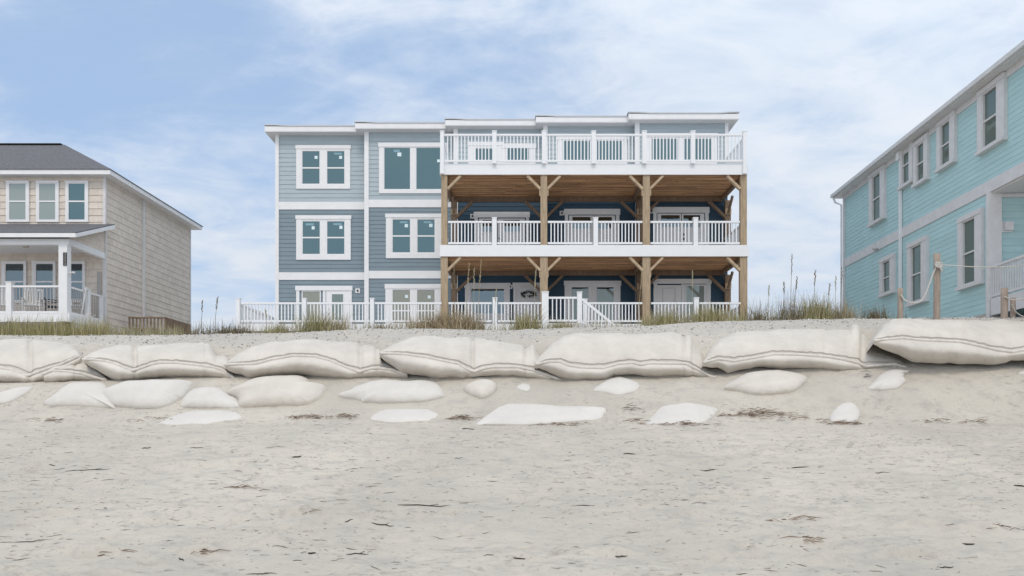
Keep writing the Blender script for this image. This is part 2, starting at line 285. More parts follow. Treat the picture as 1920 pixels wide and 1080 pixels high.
def hit(px, py, sm=True):      # the point of the sand slope seen at a measured spot of the photograph
    lo = 5.0; d = lo
    while d < 23:
        z = float(base_z(PX(px, d), d))
        if HZ - (z - E) * FPX / d <= py: break
        d += .02
    return Vector((PX(px, d), d, float(base_z(PX(px, d), d))))
def grid():
    yd = np.concatenate([np.linspace(-60, 4, 14)[:-1], np.linspace(4, 6, 20)[:-1], np.arange(6, 12, .028), np.arange(12, 22.4, .045), np.linspace(22.4, 30, 50)[1:], np.geomspace(31, 900, 26)])
    xs = np.concatenate([-np.geomspace(900, 17, 26), np.arange(-16.5, 16.5, .042), np.geomspace(17, 900, 26)])
    X, Y = np.meshgrid(xs, yd); Z = ground_z(X.copy(), Y.copy()); nx = len(xs); ny = len(yd)
    co = np.stack([X, Y, Z], -1).reshape(-1, 3); a = (np.arange(ny - 1)[:, None] * nx + np.arange(nx - 1)[None]).ravel(); fs = np.stack([a, a + 1, a + nx + 1, a + nx], 1)
    me = bpy.data.meshes.new('sand_beach'); me.vertices.add(len(co)); me.vertices.foreach_set('co', co.ravel()); me.loops.add(fs.size); me.loops.foreach_set('vertex_index', fs.ravel())
    me.polygons.add(len(fs)); me.polygons.foreach_set('loop_start', np.arange(len(fs)) * 4); me.polygons.foreach_set('loop_total', np.full(len(fs), 4)); me.update(calc_edges=True)
    me.polygons.foreach_set('use_smooth', np.ones(len(fs), bool)); me.materials.append(M['sand']); o = bpy.data.objects.new('sand_beach', me); COL.objects.link(o); o['kind'] = 'structure'
grid()

# ------------------------------------------------------------ building pieces
def laps(mb, u0, u1, z0, z1, ex=.19, v=0, t=.022):
    n = max(1, round((z1 - z0) / ex)); e = (z1 - z0) / n
    for i in range(n):
        a, b = z0 + i * e, z0 + (i + 1) * e; mb.add([(u0, v + t, a), (u1, v + t, a), (u1, v + .004, b), (u0, v + .004, b), (u0, v - .06, a), (u1, v - .06, a)], [(0, 1, 2, 3), (4, 5, 1, 0)])
    mb.box(u0, u1, v - .12, v - .005, z0 + .002, z1 - .002)
def window(root, F, u0, u1, z0, z1, panes, gm, cw=.13, header=.16, sill=.10, proud=.06, m='white', stickers=(), depth=.02, lip=.03, mats=None):
    """casing boards, header, sill; each pane gets a sash frame of its own"""
    ps = sorted(panes); ja, jb = ps[0][0] - .045, ps[-1][1] + .045; lo = min(p[2] for p in ps) - .045; hi = max(p[3] for p in ps) + .045; lo = max(lo, z0 + .02); hi = min(hi, z1 - .03)
    mb = MB(F); mb.box(u0, ja, .0, proud, lo, z1 - header); mb.box(jb, u1, .0, proud, lo, z1 - header)
    mb.box(u0, u1, .0, proud + .003, z0, lo)
    if hi < z1 - header: mb.box(ja, jb, .0, proud - .006, hi, z1 - header)
    for (a, b) in zip(ps[:-1], ps[1:]):
        if b[0] - a[1] > .1: mb.box(a[1] + .045, b[0] - .045, .0, proud - .01, lo, min(hi, z1 - header))
    wd = mb.build('window', M[m], root)
    MB(F).box(u0 - lip, u1 + lip, .0, proud + .02, z1 - header, z1).build('header', M[m], wd)
    for k, (a, b, c, d, split) in enumerate(ps):
        s = MB(F); fr = .045; v1 = depth + .025
        s.box(a - fr, a, 0, v1, c - fr, d + fr); s.box(b, b + fr, 0, v1, c - fr, d + fr); s.box(a, b, 0, v1, d, d + fr); s.box(a, b, 0, v1, c - fr, c)
        if split: s.box(a, b, 0, v1 + .008, split - .03, split + .03)
        s.build('sash', M[m], wd); g = MB(F)
        gmm = mats[k] if mats else gm
        g.box(a, b, .0, depth + .006, c, d); g.build('pane', M[gmm], wd)
    for (su, sz, w_, h_, k) in stickers: MB(F).box(su - w_ / 2, su + w_ / 2, depth + .007, depth + .011, sz - h_ / 2, sz + h_ / 2).build('sticker', M[k], wd)
    return wd
def rail(root, p, q, h, sp=.128, bal=.04, F=None, name='railing', m='vinyl', bm=None, low=.09, dz=0):
    p = Vector(p); q = Vector(q); mb = MB(F); n = max(2, round((q - p).length / sp)); up = Vector((0, 0, 1))
    mb.beam(p + up * h, q + up * h, .08, .07); mb.beam(p + up * low, q + up * low, .05, .07)
    if bm is None:
        for i in range(1, n): c = p.lerp(q, i / n); mb.beam(c + up * (low + .03), c + up * (h - .03), bal, bal, (0, 1, 0))
    o = mb.build(name, M[m], root)
    if bm:
        b2 = MB(F)
        for i in range(1, n): c = p.lerp(q, i / n); b2.beam(c + up * (low + .03), c + up * (h - .03), bal, bal, (0, 1, 0))
        b2.build('balusters', M[bm], o)
    return o
def vpost(root, x, y, z0, z1, w_=.13, name='railing_post', m='vinyl', cap=True):
    mb = MB(); mb.box(x - w_ / 2, x + w_ / 2, y - w_ / 2, y + w_ / 2, z0, z1)
    o = mb.build(name, M[m], root)
    if cap: MB().box(x - w_ / 2 - .015, x + w_ / 2 + .015, y - w_ / 2 - .015, y + w_ / 2 + .015, z1, z1 + .03).build('post_cap', M[m], o)
    return o
def light(root, F, u, z, s=.17):
    o = MB(F).box(u - s / 2, u + s / 2, 0, .05, z - s / 2, z + s / 2).build('wall_light', M['white'], root)
    MB(F).box(u - s * .17, u + s * .17, .05, .09, z - s * .2, z + s * .2).build('lens', M['black'], o); return o

# ------------------------------------------------------------ middle house
H = empty('beach_house', (0, 36, E + 2.6)); tag(H, 'three storey blue grey beach house with white trim and two wooden decks', 'house')
dk = [32.8, 32.46, 32.12, 31.79, 31.46]; XB = [-10.36, -6.35, -2.455, 1.385, 5.236, 9.08]
zB, z2a, z2b, z3a, z3b, zT = E + 2.5, E + 6.09, E + 6.42, E + 9.18, E + 9.51, E + 12.44
fr = []
for k in range(5):
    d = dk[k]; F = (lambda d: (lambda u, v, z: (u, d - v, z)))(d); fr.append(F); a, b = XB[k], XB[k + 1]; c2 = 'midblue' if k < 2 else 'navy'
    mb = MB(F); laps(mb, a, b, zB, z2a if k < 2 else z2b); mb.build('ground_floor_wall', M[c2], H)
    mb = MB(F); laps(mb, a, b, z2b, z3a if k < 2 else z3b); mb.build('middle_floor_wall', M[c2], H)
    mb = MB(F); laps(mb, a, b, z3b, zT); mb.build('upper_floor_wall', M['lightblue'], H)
    if k < 2:
        for za, zc_ in ((z2a, z2b), (z3a, z3b)): mb = MB(F); mb.box(a, b, -.12, .045, za, zc_); mb.build('band_board', M['white'], H)
    mb = MB(); mb.box(a + .002, b - .002, d + .12, d + 9, zB, zT); mb.build('body_wall', M['lightblue'], H)
    mb = MB(F); mb.box(a - (.02 if k == 0 else .06), a + .13, -.1, .066, zB if k < 3 else z3b, zT); mb.build('corner_trim', M['white'], H)
    if k == 4: mb = MB(F); mb.box(b - .12, b + .02, -.1, .066, z3b, zT); mb.build('corner_trim', M['white'], H)
    x0 = a - .36 - (.02 if k else 0); x1 = XB[k + 1] - .37 if k < 4 else b + .34
    mb = MB(F); mb.box(x0, x1, -9.4, .43, zT, zT + .03); rf = mb.build('roof', M['soffit'], H)
    mb = MB(F); mb.box(x0 - .001, x1 + .001, .405, .435, zT + .03, zT + .235); mb.box(x0 - .001, x0 + .03, -9.4, .405, zT + .03, zT + .235); mb.box(x1 - .03, x1 + .001, -9.4, .405, zT + .03, zT + .235); mb.build('fascia', M['white'], rf)
    mb = MB(F); xs = [x0 - .03, x0 + .45, x0 + .9, x1 - .8, x1 - .4, x1 + .03]; zs = [.035, .03, 0, 0, .0, .0] if k < 4 else [.035, .03, 0, 0, .03, .035]
    for i in range(5):
        if k == 4 or True:
            A, B = xs[i], xs[i + 1]; za, zb_ = zT + .235 + zs[i], zT + .235 + zs[i + 1]
            mb.add([(A, .47, za), (B, .47, zb_), (B, .47, zb_ + .045), (A, .47, za + .045), (A, -9.5, za + .5), (B, -9.5, zb_ + .5), (B, -9.5, zb_ + .45), (A, -9.5, za + .45)],
                   [(0, 1, 2, 3), (3, 2, 5, 4), (7, 6, 1, 0), (4, 5, 6, 7)])
    mb.build('drip_edge_roofing', M['metalroof'], rf)
def sx(k, px): return PX(px, dk[k])
def sz(k, py): return PZ(py, dk[k])
def pane(k, a, b, t, bo, sp_=None): return (sx(k, a), sx(k, b), sz(k, bo), sz(k, t), sz(k, sp_) if sp_ else None)
def stk(k, *l): return [(sx(k, x), sz(k, y), a, b, c) for x, y, a, b, c in l]
S_, BL = 'sticker', 'label_blue'
window(H, fr[0], sx(0, 556), sx(0, 657), sz(0, 354.5), sz(0, 273), [pane(0, 567.5, 599.5, 284, 345, 315.5), pane(0, 614, 646, 284, 345, 315.5)], 'g_clear', stickers=stk(0, (593, 295.5, .13, .13, S_), (639, 295.5, .13, .13, S_), (634, 288.5, .33, .08, BL)))
window(H, fr[0], sx(0, 556), sx(0, 658), sz(0, 487.5), sz(0, 404.5), [pane(0, 568, 600, 415.5, 476.5, 446), pane(0, 614, 646, 415.5, 476.5, 446)], 'g_clear', stickers=stk(0, (587.5, 427.5, .13, .14, S_), (639.5, 426.5, .13, .14, S_), (581, 421, .36, .09, BL), (633, 420.5, .36, .09, BL)))
window(H, fr[1], sx(1, 711), sx(1, 839.5), sz(1, 363), sz(1, 268.5), [pane(1, 721, 769, 278, 355), pane(1, 781, 829, 278, 355)], 'g_clear', header=.18, stickers=stk(1, (749, 290, .17, .16, S_), (744, 283.5, .26, .1, BL), (822.5, 302, .12, .12, S_)))
window(H, fr[1], sx(1, 724), sx(1, 828.5), sz(1, 484.5), sz(1, 401.5), [pane(1, 736.5, 769, 412, 473.5, 443), pane(1, 783, 815, 412, 473.5, 443)], 'g_clear', stickers=stk(1, (762, 423.5, .14, .14, S_), (808, 423, .14, .14, S_), (757, 417, .32, .08, BL), (802, 417, .32, .08, BL)))
def door(k, root, a, b, top, glassbox, gm='g_dark', m='white', lab=None, bottom=None, hx=None):
    F = fr[k]; zb_ = bottom or (E + 3.62); mb = MB(F); mb.box(sx(k, a), sx(k, b), .0, .045, zb_, sz(k, top)); o = mb.build('door', M[m], root)
    if glassbox:
        g0, g1, gt, gb = glassbox; s = MB(F); A, B, Cz, Dz = sx(k, g0), sx(k, g1), sz(k, gb), sz(k, gt); f = .035
        s.box(A - f, A, .045, .062, Cz - f, Dz + f); s.box(B, B + f, .045, .062, Cz - f, Dz + f); s.box(A, B, .045, .062, Dz, Dz + f); s.box(A, B, .045, .062, Cz - f, Cz); s.build('lite_frame', M[m], o)
        MB(F).box(A, B, .045, .052, Cz, Dz).build('pane', M[gm], o)
    if hx: MB(F).box(sx(k, hx) - .035, sx(k, hx) + .035, .045, .11, zb_ + .95, zb_ + 1.02).box(sx(k, hx) - .03, sx(k, hx) + .03, .045, .09, zb_ + 1.14, zb_ + 1.2).build('handle', M['bronze'], o)
    return o
zf = E + 3.6; zm = E + 6.575; zu = E + 9.645     # floor levels: terrace, middle deck, upper deck
def casing(k, u0, u1, top, zb_, cw=.14, name='door_surround', m='white', header=.2):
    F = fr[k]; a, b = sx(k, u0), sx(k, u1); zt = sz(k, top)
    mb = MB(F); mb.box(a, a + cw, 0, .062, zb_, zt - header); mb.box(b - cw, b, 0, .062, zb_, zt - header); mb.box(a, b, 0, .058, zb_ - .02, zb_ + .02); o = mb.build(name, M[m], H)
    MB(F).box(a - .035, b + .035, 0, .082, zt - header, zt).build('header', M[m], o); return o
# ground floor, left bays
def fullwin(k, u0, u1, top, panes, zb_, gm, mats=None, header=.2, st=()): return window(H, fr[k], sx(k, u0), sx(k, u1), zb_, sz(k, top), panes, gm, header=header, sill=.12, mats=mats, stickers=st)
cs = casing(0, 556, 660, 536.5, zf); MB(fr[0]).box(sx(0, 606), sx(0, 611), 0, .06, zf, sz(0, 536.5) - .2).build('mullion', M['white'], cs)
s0 = MB(fr[0]); A, B = sx(0, 568), sx(0, 600); zt_ = sz(0, 547); s0.box(A - .045, A, 0, .045, zf, zt_ + .04); s0.box(B, B + .045, 0, .045, zf, zt_ + .04); s0.box(A, B, 0, .045, zt_, zt_ + .04); s0.box(A, B, 0, .05, zf + .5, zf + .56); s0.box(A, B, 0, .045, zf, zf + .12)
so_ = s0.build('side_window', M['white'], H); MB(fr[0]).box(A, B, 0, .026, zf + .12, zt_).build('pane', M['g_beige'], so_)
door(0, H, 612, 654, 545, (623, 644, 552, 600), 'g_pale', hx=616); light(H, fr[0], sx(0, 671), sz(0, 545.5), .2)
fullwin(1, 723, 829, 533, [pane(1, 736.5, 769, 544, 606, 583), pane(1, 782.5, 815, 544, 606, 583)], zf - .1, 'g_beige', st=stk(1, (762.5, 556, .13, .13, S_), (805, 557, .13, .13, S_)))
# upper floor, right bays
window(H, fr[2], sx(2, 878), sx(2, 944), zu + .1, sz(2, 267), [pane(2, 892, 924, 279, 303)], 'g_clear')
casing(2, 943, 1004, 270, zu, .1); door(2, H, 946, 1000, 274, (950, 992, 279, 303), 'g_clear', bottom=zu)
window(H, fr[3], sx(3, 1045), sx(3, 1176), zu - .02, sz(3, 255), [pane(3, 1055, 1106, 265, 304), pane(3, 1119, 1166.5, 265, 304)], 'g_clear', header=.18)
window(H, fr[4], sx(4, 1211), sx(4, 1344), zu - .02, sz(4, 250.5), [pane(4, 1221.5, 1271, 261, 300), pane(4, 1282, 1333, 261, 300)], 'g_clear', header=.18)
# middle floor, right bays: paired glass doors behind the deck
for k, (a, b, top, gl, gr_, lx, ly) in enumerate(((890, 992, 398, (905, 922), (944, 975), 886, 406), (1059, 1161, 392.5, (1073, 1107), (1121, 1147), 1053.5, 400), (1224.5, 1328, 389, (1239, 1274), (1280.5, 1312), 1221.5, 396))):
    k += 2; casing(k, a, b, top, zm, .14, header=.24); mid = (gl[1] + gr_[0]) / 2
    door(k, H, a + 8, mid - .6, top + 12, (gl[0], gl[1], top + 15, top + 37), 'g_dark', bottom=zm); door(k, H, mid + .6, b - 8, top + 12, (gr_[0], gr_[1], top + 15, top + 37), 'g_dark', bottom=zm, hx=mid + 4); light(H, fr[k], sx(k, lx), sz(k, ly), .19)
# ground floor, right bays
window(H, fr[2], sx(2, 872), sx(2, 956), zf + .3, sz(2, 531), [pane(2, 884, 945, 542, 588)], 'g_dark', header=.2)
casing(2, 962.5, 1020, 530.5, zf, .12); dd = door(2, H, 968, 1014, 539, None)
mb = MB(fr[2])
mb.box(sx(2, 974), sx(2, 976), .045, .06, zf + .3, sz(2, 545)); mb.box(sx(2, 1008), sx(2, 1010), .045, .06, zf + .3, sz(2, 545)); mb.box(sx(2, 976), sx(2, 1008), .045, .06, sz(2, 546), sz(2, 545)); mb.build('panel_moulding', M['white'], dd)
light(H, fr[2], sx(2, 957), sz(2, 538), .17)
fullwin(3, 1058.5, 1163, 527, [pane(3, 1071.5, 1103, 539, 600), pane(3, 1118.5, 1150.5, 539, 600)], zf - .05, 'g_blind')
for a, b in ((1071.5, 1103), (1118.5, 1150.5)): MB(fr[3]).box(sx(3, a), sx(3, b), .027, .031, sz(3, 542.5), sz(3, 539)).build('blind_gap', M['g_dark'], H)
casing(4, 1225, 1332, 523.5, zf, .15); d4 = door(4, H, 1232, 1277, 535, None, hx=1272)
mb = MB(fr[4]); mb.box(sx(4, 1241), sx(4, 1243), .045, .062, zf + .3, sz(4, 540)); mb.box(sx(4, 1264), sx(4, 1266), .045, .062, zf + .3, sz(4, 540)); mb.box(sx(4, 1241), sx(4, 1266), .045, .064, sz(4, 541.5), sz(4, 540)); mb.build('panel_moulding', M['offwhite'], d4)
door(4, H, 1277.5, 1325, 533.5, (1286.5, 1319.5, 536.5, 590), 'g_blind')
# decks
DF = 28.3; DXL, DXR = -2.73, 8.92
posts = [(-2.57, .27), (1.21, .29), (5.1, .30), (8.79, .28)]
def deck(zt, zb_, xr, nm):
    o = MB().box(DXL, xr, DF - .04, DF, zb_, zt).build('deck_fascia', M['vinyl'], H)
    MB().box(DXL, DXL + .04, DF, 32.0, zb_, zt).build('side_fascia', M['vinyl'], o); MB().box(xr - .04, xr, DF, 31.5, zb_, zt).build('side_fascia', M['vinyl'], o)
    MB().box(DXL + .04, xr - .04, DF, 31.4, zt - .05, zt - .003).build('deck_floor', M['offwhite'], H)
    mb = MB(); y = DF + .02; i = 0
    while y < 31.35:
        wd = .135; x = DXL + .05
        while x < xr - .05:
            x2 = min(xr - .05, x + random.uniform(2.2, 4.4))
            if xr - x2 < .6: x2 = xr - .05
            zo = zb_ + .05 + random.uniform(-.006, .006); mb.box(x, x2 - .006, y, y + wd - .012, zo, zo + .03); x = x2
        y += wd; i += 1
    mb.build('ceiling_boards', M['ceil'], H)
    MB().box(DXL + .05, xr - .05, DF + .03, 31.4, zb_ + .14, zb_ + .16).build('subfloor', M['dark'], H)
    mb = MB()
    for (x, _) in posts: mb.box(x - .06, x + .06, DF + .3, 31.35, zb_ - .10, zb_ + .04)
    mb.box(DXL + .1, xr - .1, 31.24, 31.36, zb_ - .14, zb_ + .04)
    mb.build('deck_beam', M['oldwood'], H)
deck(zu, E + 9.24, DXR, 'upper'); deck(zm, E + 6.145, DXR + .04, 'middle')
zg = E + 2.4
for (x, w_) in posts:
    MB().box(x - w_ / 2, x + w_ / 2, DF + .02, DF + .2, zg, E + 6.143).build('deck_post', M['post'], H)
    MB().box(x - w_ / 2 + .02, x + w_ / 2 - .02, DF + .015, DF + .2, zm, E + 9.24).build('deck_post', M['post'], H)
    for zt in (E + 6.145, E + 9.24):
        for s in (-1, 1):
            if (x < -2 and s < 0) or (x > 8 and s > 0): continue
            MB().beam((x + s * w_ * .45, DF + .08, zt - .52), (x + s * (w_ * .45 + .50), DF + .08, zt - .02), .09, .15, (0, 1, 0)).build('brace', M['brace'], H)
        MB().beam((x, DF + .18, zt - .6), (x, DF + .75, zt - .03), .08, .09, (1, 0, 0)).build('brace', M['brace'], H)
        if zt < E + 7 or True:
            if 0 < x < 8: MB().box(x - w_ / 2 - .03, x + w_ / 2 + .03, DF + .03, DF + .12, zt - .78, zt - .5).build('splice_plate', M['post'], H)
for i, x in enumerate((-2.42, 1.33, 5.32, 9.0)):
    y = 31.1
    MB().box(x - .12, x + .12, y, y + .18, zg, E + 6.0).build('back_post', M['oldwood'], H); MB().box(x - .12, x + .12, y, y + .18, zm, E + 9.1).build('back_post', M['oldwood'], H)
    for zt in (E + 6.02, E + 9.12):
        MB().box(x - .125, x + .125, y - .05, y, zt - .62, zt - .38).build('splice_block', M['brace'], H)
        for s in (-1, 1):
            if (i == 0 and s < 0) or (i == 3 and s > 0): continue
            MB().beam((x + s * .1, y + .06, zt - .72), (x + s * .8, y + .06, zt - .04), .1, .16, (0, 1, 0)).build('brace', M['oldwood'], H)
        MB().beam((x, y + .02, zt - .62), (x, y - .62, zt - .03), .08, .09, (1, 0, 0)).build('brace', M['oldwood'], H)
# upper railing
ups = [829, 927, 1020, 1113, 1208, 1299, 1396]
for i, px in enumerate(ups):
    x = PX(px, DF - .1); vpost(H, x, DF - .09, zu - .02 if 0 < i < 6 else zu - .4, PZ(247.5, DF - .1), .16 if i not in (0, 6) else .14)
    if i < 6: rail(H, (x + .08, DF - .09, zu + .0), (PX(ups[i + 1], DF - .1) - .08, DF - .09, zu), PZ(255, DF) - zu)
for X_ in (DXL + .07, DXR - .07): rail(H, (X_, DF, zu), (X_, 31.3, zu), PZ(255, DF) - zu)
md = [(840, 922), (932, 1014), (1027, 1111), (1122, 1205), (1220, 1299), (1310, 1388)]
for a, b in md: rail(H, (PX(a, DF), DF + .07, zm), (PX(b, DF), DF + .07, zm), PZ(415.5, DF) - zm)
for px in (927, 1117, 1304.5): vpost(H, PX(px, DF), DF + .07, zm, PZ(409, DF), .17)
for X_ in (DXL + .07, DXR - .07): rail(H, (X_, DF + .2, zm), (X_, 31.0, zm), PZ(415.5, DF) - zm)
# terrace
tx0 = -10.38
MB().box(tx0, 9.0, DF + .0, 31.4, zf - .25, zf - .02).build('terrace_floor', M['offwhite'], H); MB().box(tx0 + .05, XB[2] - .1, 31.4, 32.3, zf - .25, zf - .02).build('terrace_floor', M['offwhite'], H)
MB().box(tx0 - .02, 8.65, DF - .04, DF - .001, zf - .28, zf - .01).build('terrace_fascia', M['white'], H)
for i in range(9): MB().box(tx0 + .1 + i * 2.35, tx0 + .25 + i * 2.35, DF + .1, DF + .25, zg, zf - .25).build('terrace_pier', M['oldwood'], H)
ty = DF - .04; th = PZ(569, DF) - zf
tp = [447, 571, 698]
for px in tp: vpost(H, PX(px, ty), ty, zg, PZ(561, DF), .15)
for a, b in ((452, 566), (576, 693), (703, 828), (841, 922), (934, 1015)): rail(H, (PX(a, ty), ty, zf), (PX(b, ty), ty, zf), th)
for px in (928, 1305): vpost(H, PX(px, ty), ty, zf - .3, PZ(560, DF), .17)
for a, b in ((1092, 1204), (1221, 1299), (1311, 1388)): rail(H, (PX(a, ty), ty, zf), (PX(b, ty), ty, zf), th)
rail(H, (tx0, DF + .05, zf), (tx0, 32.6, zf), th); rail(H, (8.9, DF + .2, zf), (8.9, 31.0, zf), th)
# landing and stair to the beach
ly = 26.9; l0, l1 = PX(1022, ly), PX(1086.5, ly); lzf = PZ(606, ly)
MB().box(l0 - .08, l1 + .08, ly - .1, DF - .05, lzf - .2, lzf).build('landing', M['offwhite'], H)
for px, s in ((1022, .24), (1086.5, .17)): vpost(H, PX(px, ly), ly, zg, PZ(549, ly), s)
rail(H, (l0 + .12, ly, lzf), (l1 - .09, ly, lzf), PZ(558.5, ly) - lzf, .14)
vpost(H, PX(1097, ly + .9), ly + .9, zg, PZ(562, ly + .9), .16)
st = MB()
for i in range(6): st.box(l1 + .1 + i * .26, l1 + .38 + i * .26, ly, ly + 1.0, lzf - .2 - i * .19, lzf - .15 - i * .19)
st.build('stair_treads', M['offwhite'], H)
rr = MB(); a = P(1091, 561, ly); b = P(1153, 611, ly); rr.beam(a, b, .07, .09); rr.beam(a + Vector((0, 0, -.8)), b + Vector((0, 0, -.8)), .05, .07)
for i in range(1, 10): c = a.lerp(b, i / 10); rr.beam(c, c - Vector((0, 0, .8)), .035, .035, (0, 1, 0))
rr.build('stair_railing', M['vinyl'], H)
wr = MB()
for i in range(70):
    t = i / 70 * 2 * math.pi; c = Vector((sx(2, 991) + .27 * math.cos(t) + random.uniform(-.05, .05), dk[2] - .10, sz(2, 552.5) + .10 * math.sin(t) + random.uniform(-.04, .04)))
    if math.sin(t) < -.5 and random.random() < .6: continue
    dr = Vector((random.uniform(-1, 1), random.uniform(-.3, .1), random.uniform(-1, 1))).normalized() * .07; wr.tube([c - dr, c, c + dr], [.004, .016, .003], 4)
tag(wr.build('wreath', M['wreath'], None), 'dark leafy wreath hanging on the grey ground floor door of the blue house', 'wreath')

# ------------------------------------------------------------ left house
LH = empty('shingled_house', (-21, 34, E + 2.6)); tag(LH, 'beige shingled two storey house with grey hip roof and front porch', 'house')
fl = 30.4; cXl = PX(197, fl); bkl = 38.45; Ff = lambda u, v, z: (u, fl - v, z); Fw = lambda u, v, z: (u, fl - v - .03, z); Fs = lambda u, v, z: (cXl + v, fl + u, z); lx0 = -26.5
ez = PZ(328, fl)
mb = MB(Ff); laps(mb, lx0, cXl, E + 2.5, ez, SH_E, 0, .028); mb.build('front_wall', M['shake'], LH)
mb = MB(Fs); laps(mb, .06, bkl - fl, E + 2.5, ez, SH_E, 0, .022); mb.box(.06, bkl - fl, -.1, 0, E + 2.2, E + 2.5); mb.build('side_wall', M['shake'], LH)
MB().box(lx0, cXl - .12, bkl - .1, bkl, E + 2.3, ez).build('back_wall', M['shake'], LH)
MB().box(cXl - .07, cXl + .042, fl - .042, fl + .06, E + 2.5, ez).build('corner_trim', M['offwhite'], LH)
MB().box(cXl - .1, cXl + .03, bkl - .1, bkl + .03, E + 2.3, ez).build('corner_trim', M['offwhite'], LH)
ov = .42; ex1 = cXl + ov; ey0 = fl - ov; ey1 = bkl + ov; rz = PZ(325, ey0); ridge_z = PZ(271, 34.4); rxr = PX(121, 34.4)
mb = MB(); mb.box(lx0 - ov, ex1, ey0, ey1, rz - .03, rz); ro = mb.build('roof', M['soffit'], LH)
mb = MB(); mb.box(lx0 - ov, ex1 + .02, ey0 - .02, ey0, rz - .04, rz + .16); mb.box(ex1, ex1 + .02, ey0, ey1, rz - .04, rz + .16); mb.build('fascia', M['white'], ro)
mb = MB(); ym = (ey0 + ey1) / 2; z0 = rz + .14
mb.add([(lx0 - ov, ey0 - .05, z0), (ex1 + .05, ey0 - .05, z0), (ex1 + .05, ey1 + .05, z0), (lx0 - ov, ey1 + .05, z0), (lx0 - ov, ym, ridge_z), (rxr, ym, ridge_z),
        (lx0 - ov, ey0 - .05, z0 + .03), (ex1 + .05, ey0 - .05, z0 + .03), (ex1 + .05, ey1 + .05, z0 + .03), (lx0 - ov, ey1 + .05, z0 + .03)],
       [(6, 7, 5, 4), (7, 8, 5), (8, 9, 4, 5), (0, 1, 7, 6), (1, 2, 8, 7), (9, 6, 4), (3, 2, 1, 0)]); mb.build('roof_shingles', M['roofg'], ro)
MB().beam((rxr - .1, ym, ridge_z), (lx0, ym, ridge_z), .3, .04).build('ridge_vent', M['black'], ro)
for a, b, g in ((13.5, 56.5, 'g_blind'), (69.5, 112, 'g_blind'), (124.5, 167, 'g_clear')):
    window(LH, Fw, PX(a, fl), PX(b, fl), PZ(417, fl), PZ(340, fl), [(PX(a + 6, fl), PX(b - 6.5, fl), PZ(412.5, fl), PZ(345.5, fl), PZ(378.5, fl))], g, cw=.09, header=.09, sill=.07, proud=.05, lip=0)
for a, b, g in ((5, 51, 'g_dark'), (62, 106, 'g_dark'), (116, 161, 'g_dark')):
    window(LH, Fw, PX(a, fl), PX(b, fl), PZ(568, fl), PZ(490, fl), [(PX(a + 7.5, fl), PX(b - 5, fl), PZ(563, fl), PZ(495.5, fl), PZ(529, fl))], g, cw=.1, header=.1, sill=.07, proud=.05, lip=0)
MB(Fs).box(PX(0, 1) * 0 + 3.02, 3.12, .02, .10, E + 2.6, ez - .06).build('downspout', M['offwhite'], LH)
# porch
pf = 28.0; pxr = cXl; pzc = E + 6.75
PR = MB(); PR.add([(lx0, pf - .35, PZ(436, 27.7)), (ex1 - .02, pf - .35, PZ(436, 27.7)), (ex1 - .02, fl, PZ(420, fl)), (lx0, fl, PZ(420, fl)), (lx0, pf - .35, PZ(436, 27.7) - .05), (ex1 - .02, pf - .35, PZ(436, 27.7) - .05), (ex1 - .02, fl, PZ(420, fl) - .05), (lx0, fl, PZ(420, fl) - .05)],
       [(0, 1, 2, 3), (7, 6, 5, 4), (4, 5, 1, 0), (5, 6, 2, 1)]); pr = PR.build('porch_roof', M['roofg'], LH)
zA, zC = PZ(436, 27.7) - .05, PZ(420, fl) - .05
mb = MB(); mb.box(lx0, ex1, pf - .38, pf - .35, zA - .14, zA + .01); mb.add([(ex1 - .02, pf - .35, zA), (ex1 - .02, fl - .03, zC), (ex1 - .02, fl - .03, zC - .15), (ex1 - .02, pf - .35, zA - .14), (ex1 + .01, pf - .35, zA), (ex1 + .01, fl - .03, zC), (ex1 + .01, fl - .03, zC - .15), (ex1 + .01, pf - .35, zA - .14)], [(4, 5, 6, 7), (0, 4, 7, 3), (1, 5, 4, 0), (3, 7, 6, 2)])
mb.build('porch_fascia', M['white'], pr)
MB().box(lx0, pxr, pf - .02, fl - .03, pzc - .03, pzc).build('porch_ceiling', M['soffit'], pr)
mb = MB(); mb.box(lx0, pxr + .02, pf - .12, pf + .08, pzc - .25, pzc - .03); mb.box(pxr - .18, pxr + .02, pf + .08, fl - .04, pzc - .25, pzc - .03); mb.build('porch_beam', M['white'], pr)
mb = MB(); mb.add([(pxr, pf, pzc), (pxr, fl, pzc), (pxr, fl, zC - .02), (pxr, pf, zA + .05), (pxr - .05, pf, pzc), (pxr - .05, fl, pzc), (pxr - .05, fl, zC - .02), (pxr - .05, pf, zA + .05)], [(0, 1, 2, 3), (7, 6, 5, 4), (0, 3, 7, 4)]); mb.build('porch_gable_siding', M['shake'], pr)
mb = MB(); mb.tube([(PX(48, 29), 29, pzc - .1), (PX(48, 29), 29, pzc - .03)], [.09, .14], 14); mb.build('porch_ceiling_light', M['concrete'], pr)
pzf = PZ(588, pf)
MB().box(lx0, pxr + .03, pf - .1, fl - .03, pzf - .32, pzf).build('porch_floor', M['white'], LH)
mb = MB(); mb.box(pxr - .04, pxr + .02, pf + .1, fl - .05, E + 2.4, pzf - .33); mb.build('porch_skirt', M['offwhite'], LH)
for x in (lx0 + 1, -22, -19.5, pxr - .2): MB().box(x - .1, x + .1, pf, pf + .2, E + 2.4, pzf - .32).build('porch_pier', M['oldwood'], LH)
col = MB().box(pxr - .36, pxr - .04, pf - .13, pf + .13, pzf - .3, pzc - .25).build('porch_column', M['white'], LH)
pq = MB().box(PX(118.5, pf - .15), PX(125, pf - .15), pf - .16, pf - .13, PZ(499.5, pf), PZ(475, pf)).build('number_plaque', M['black'], col)
mb = MB()
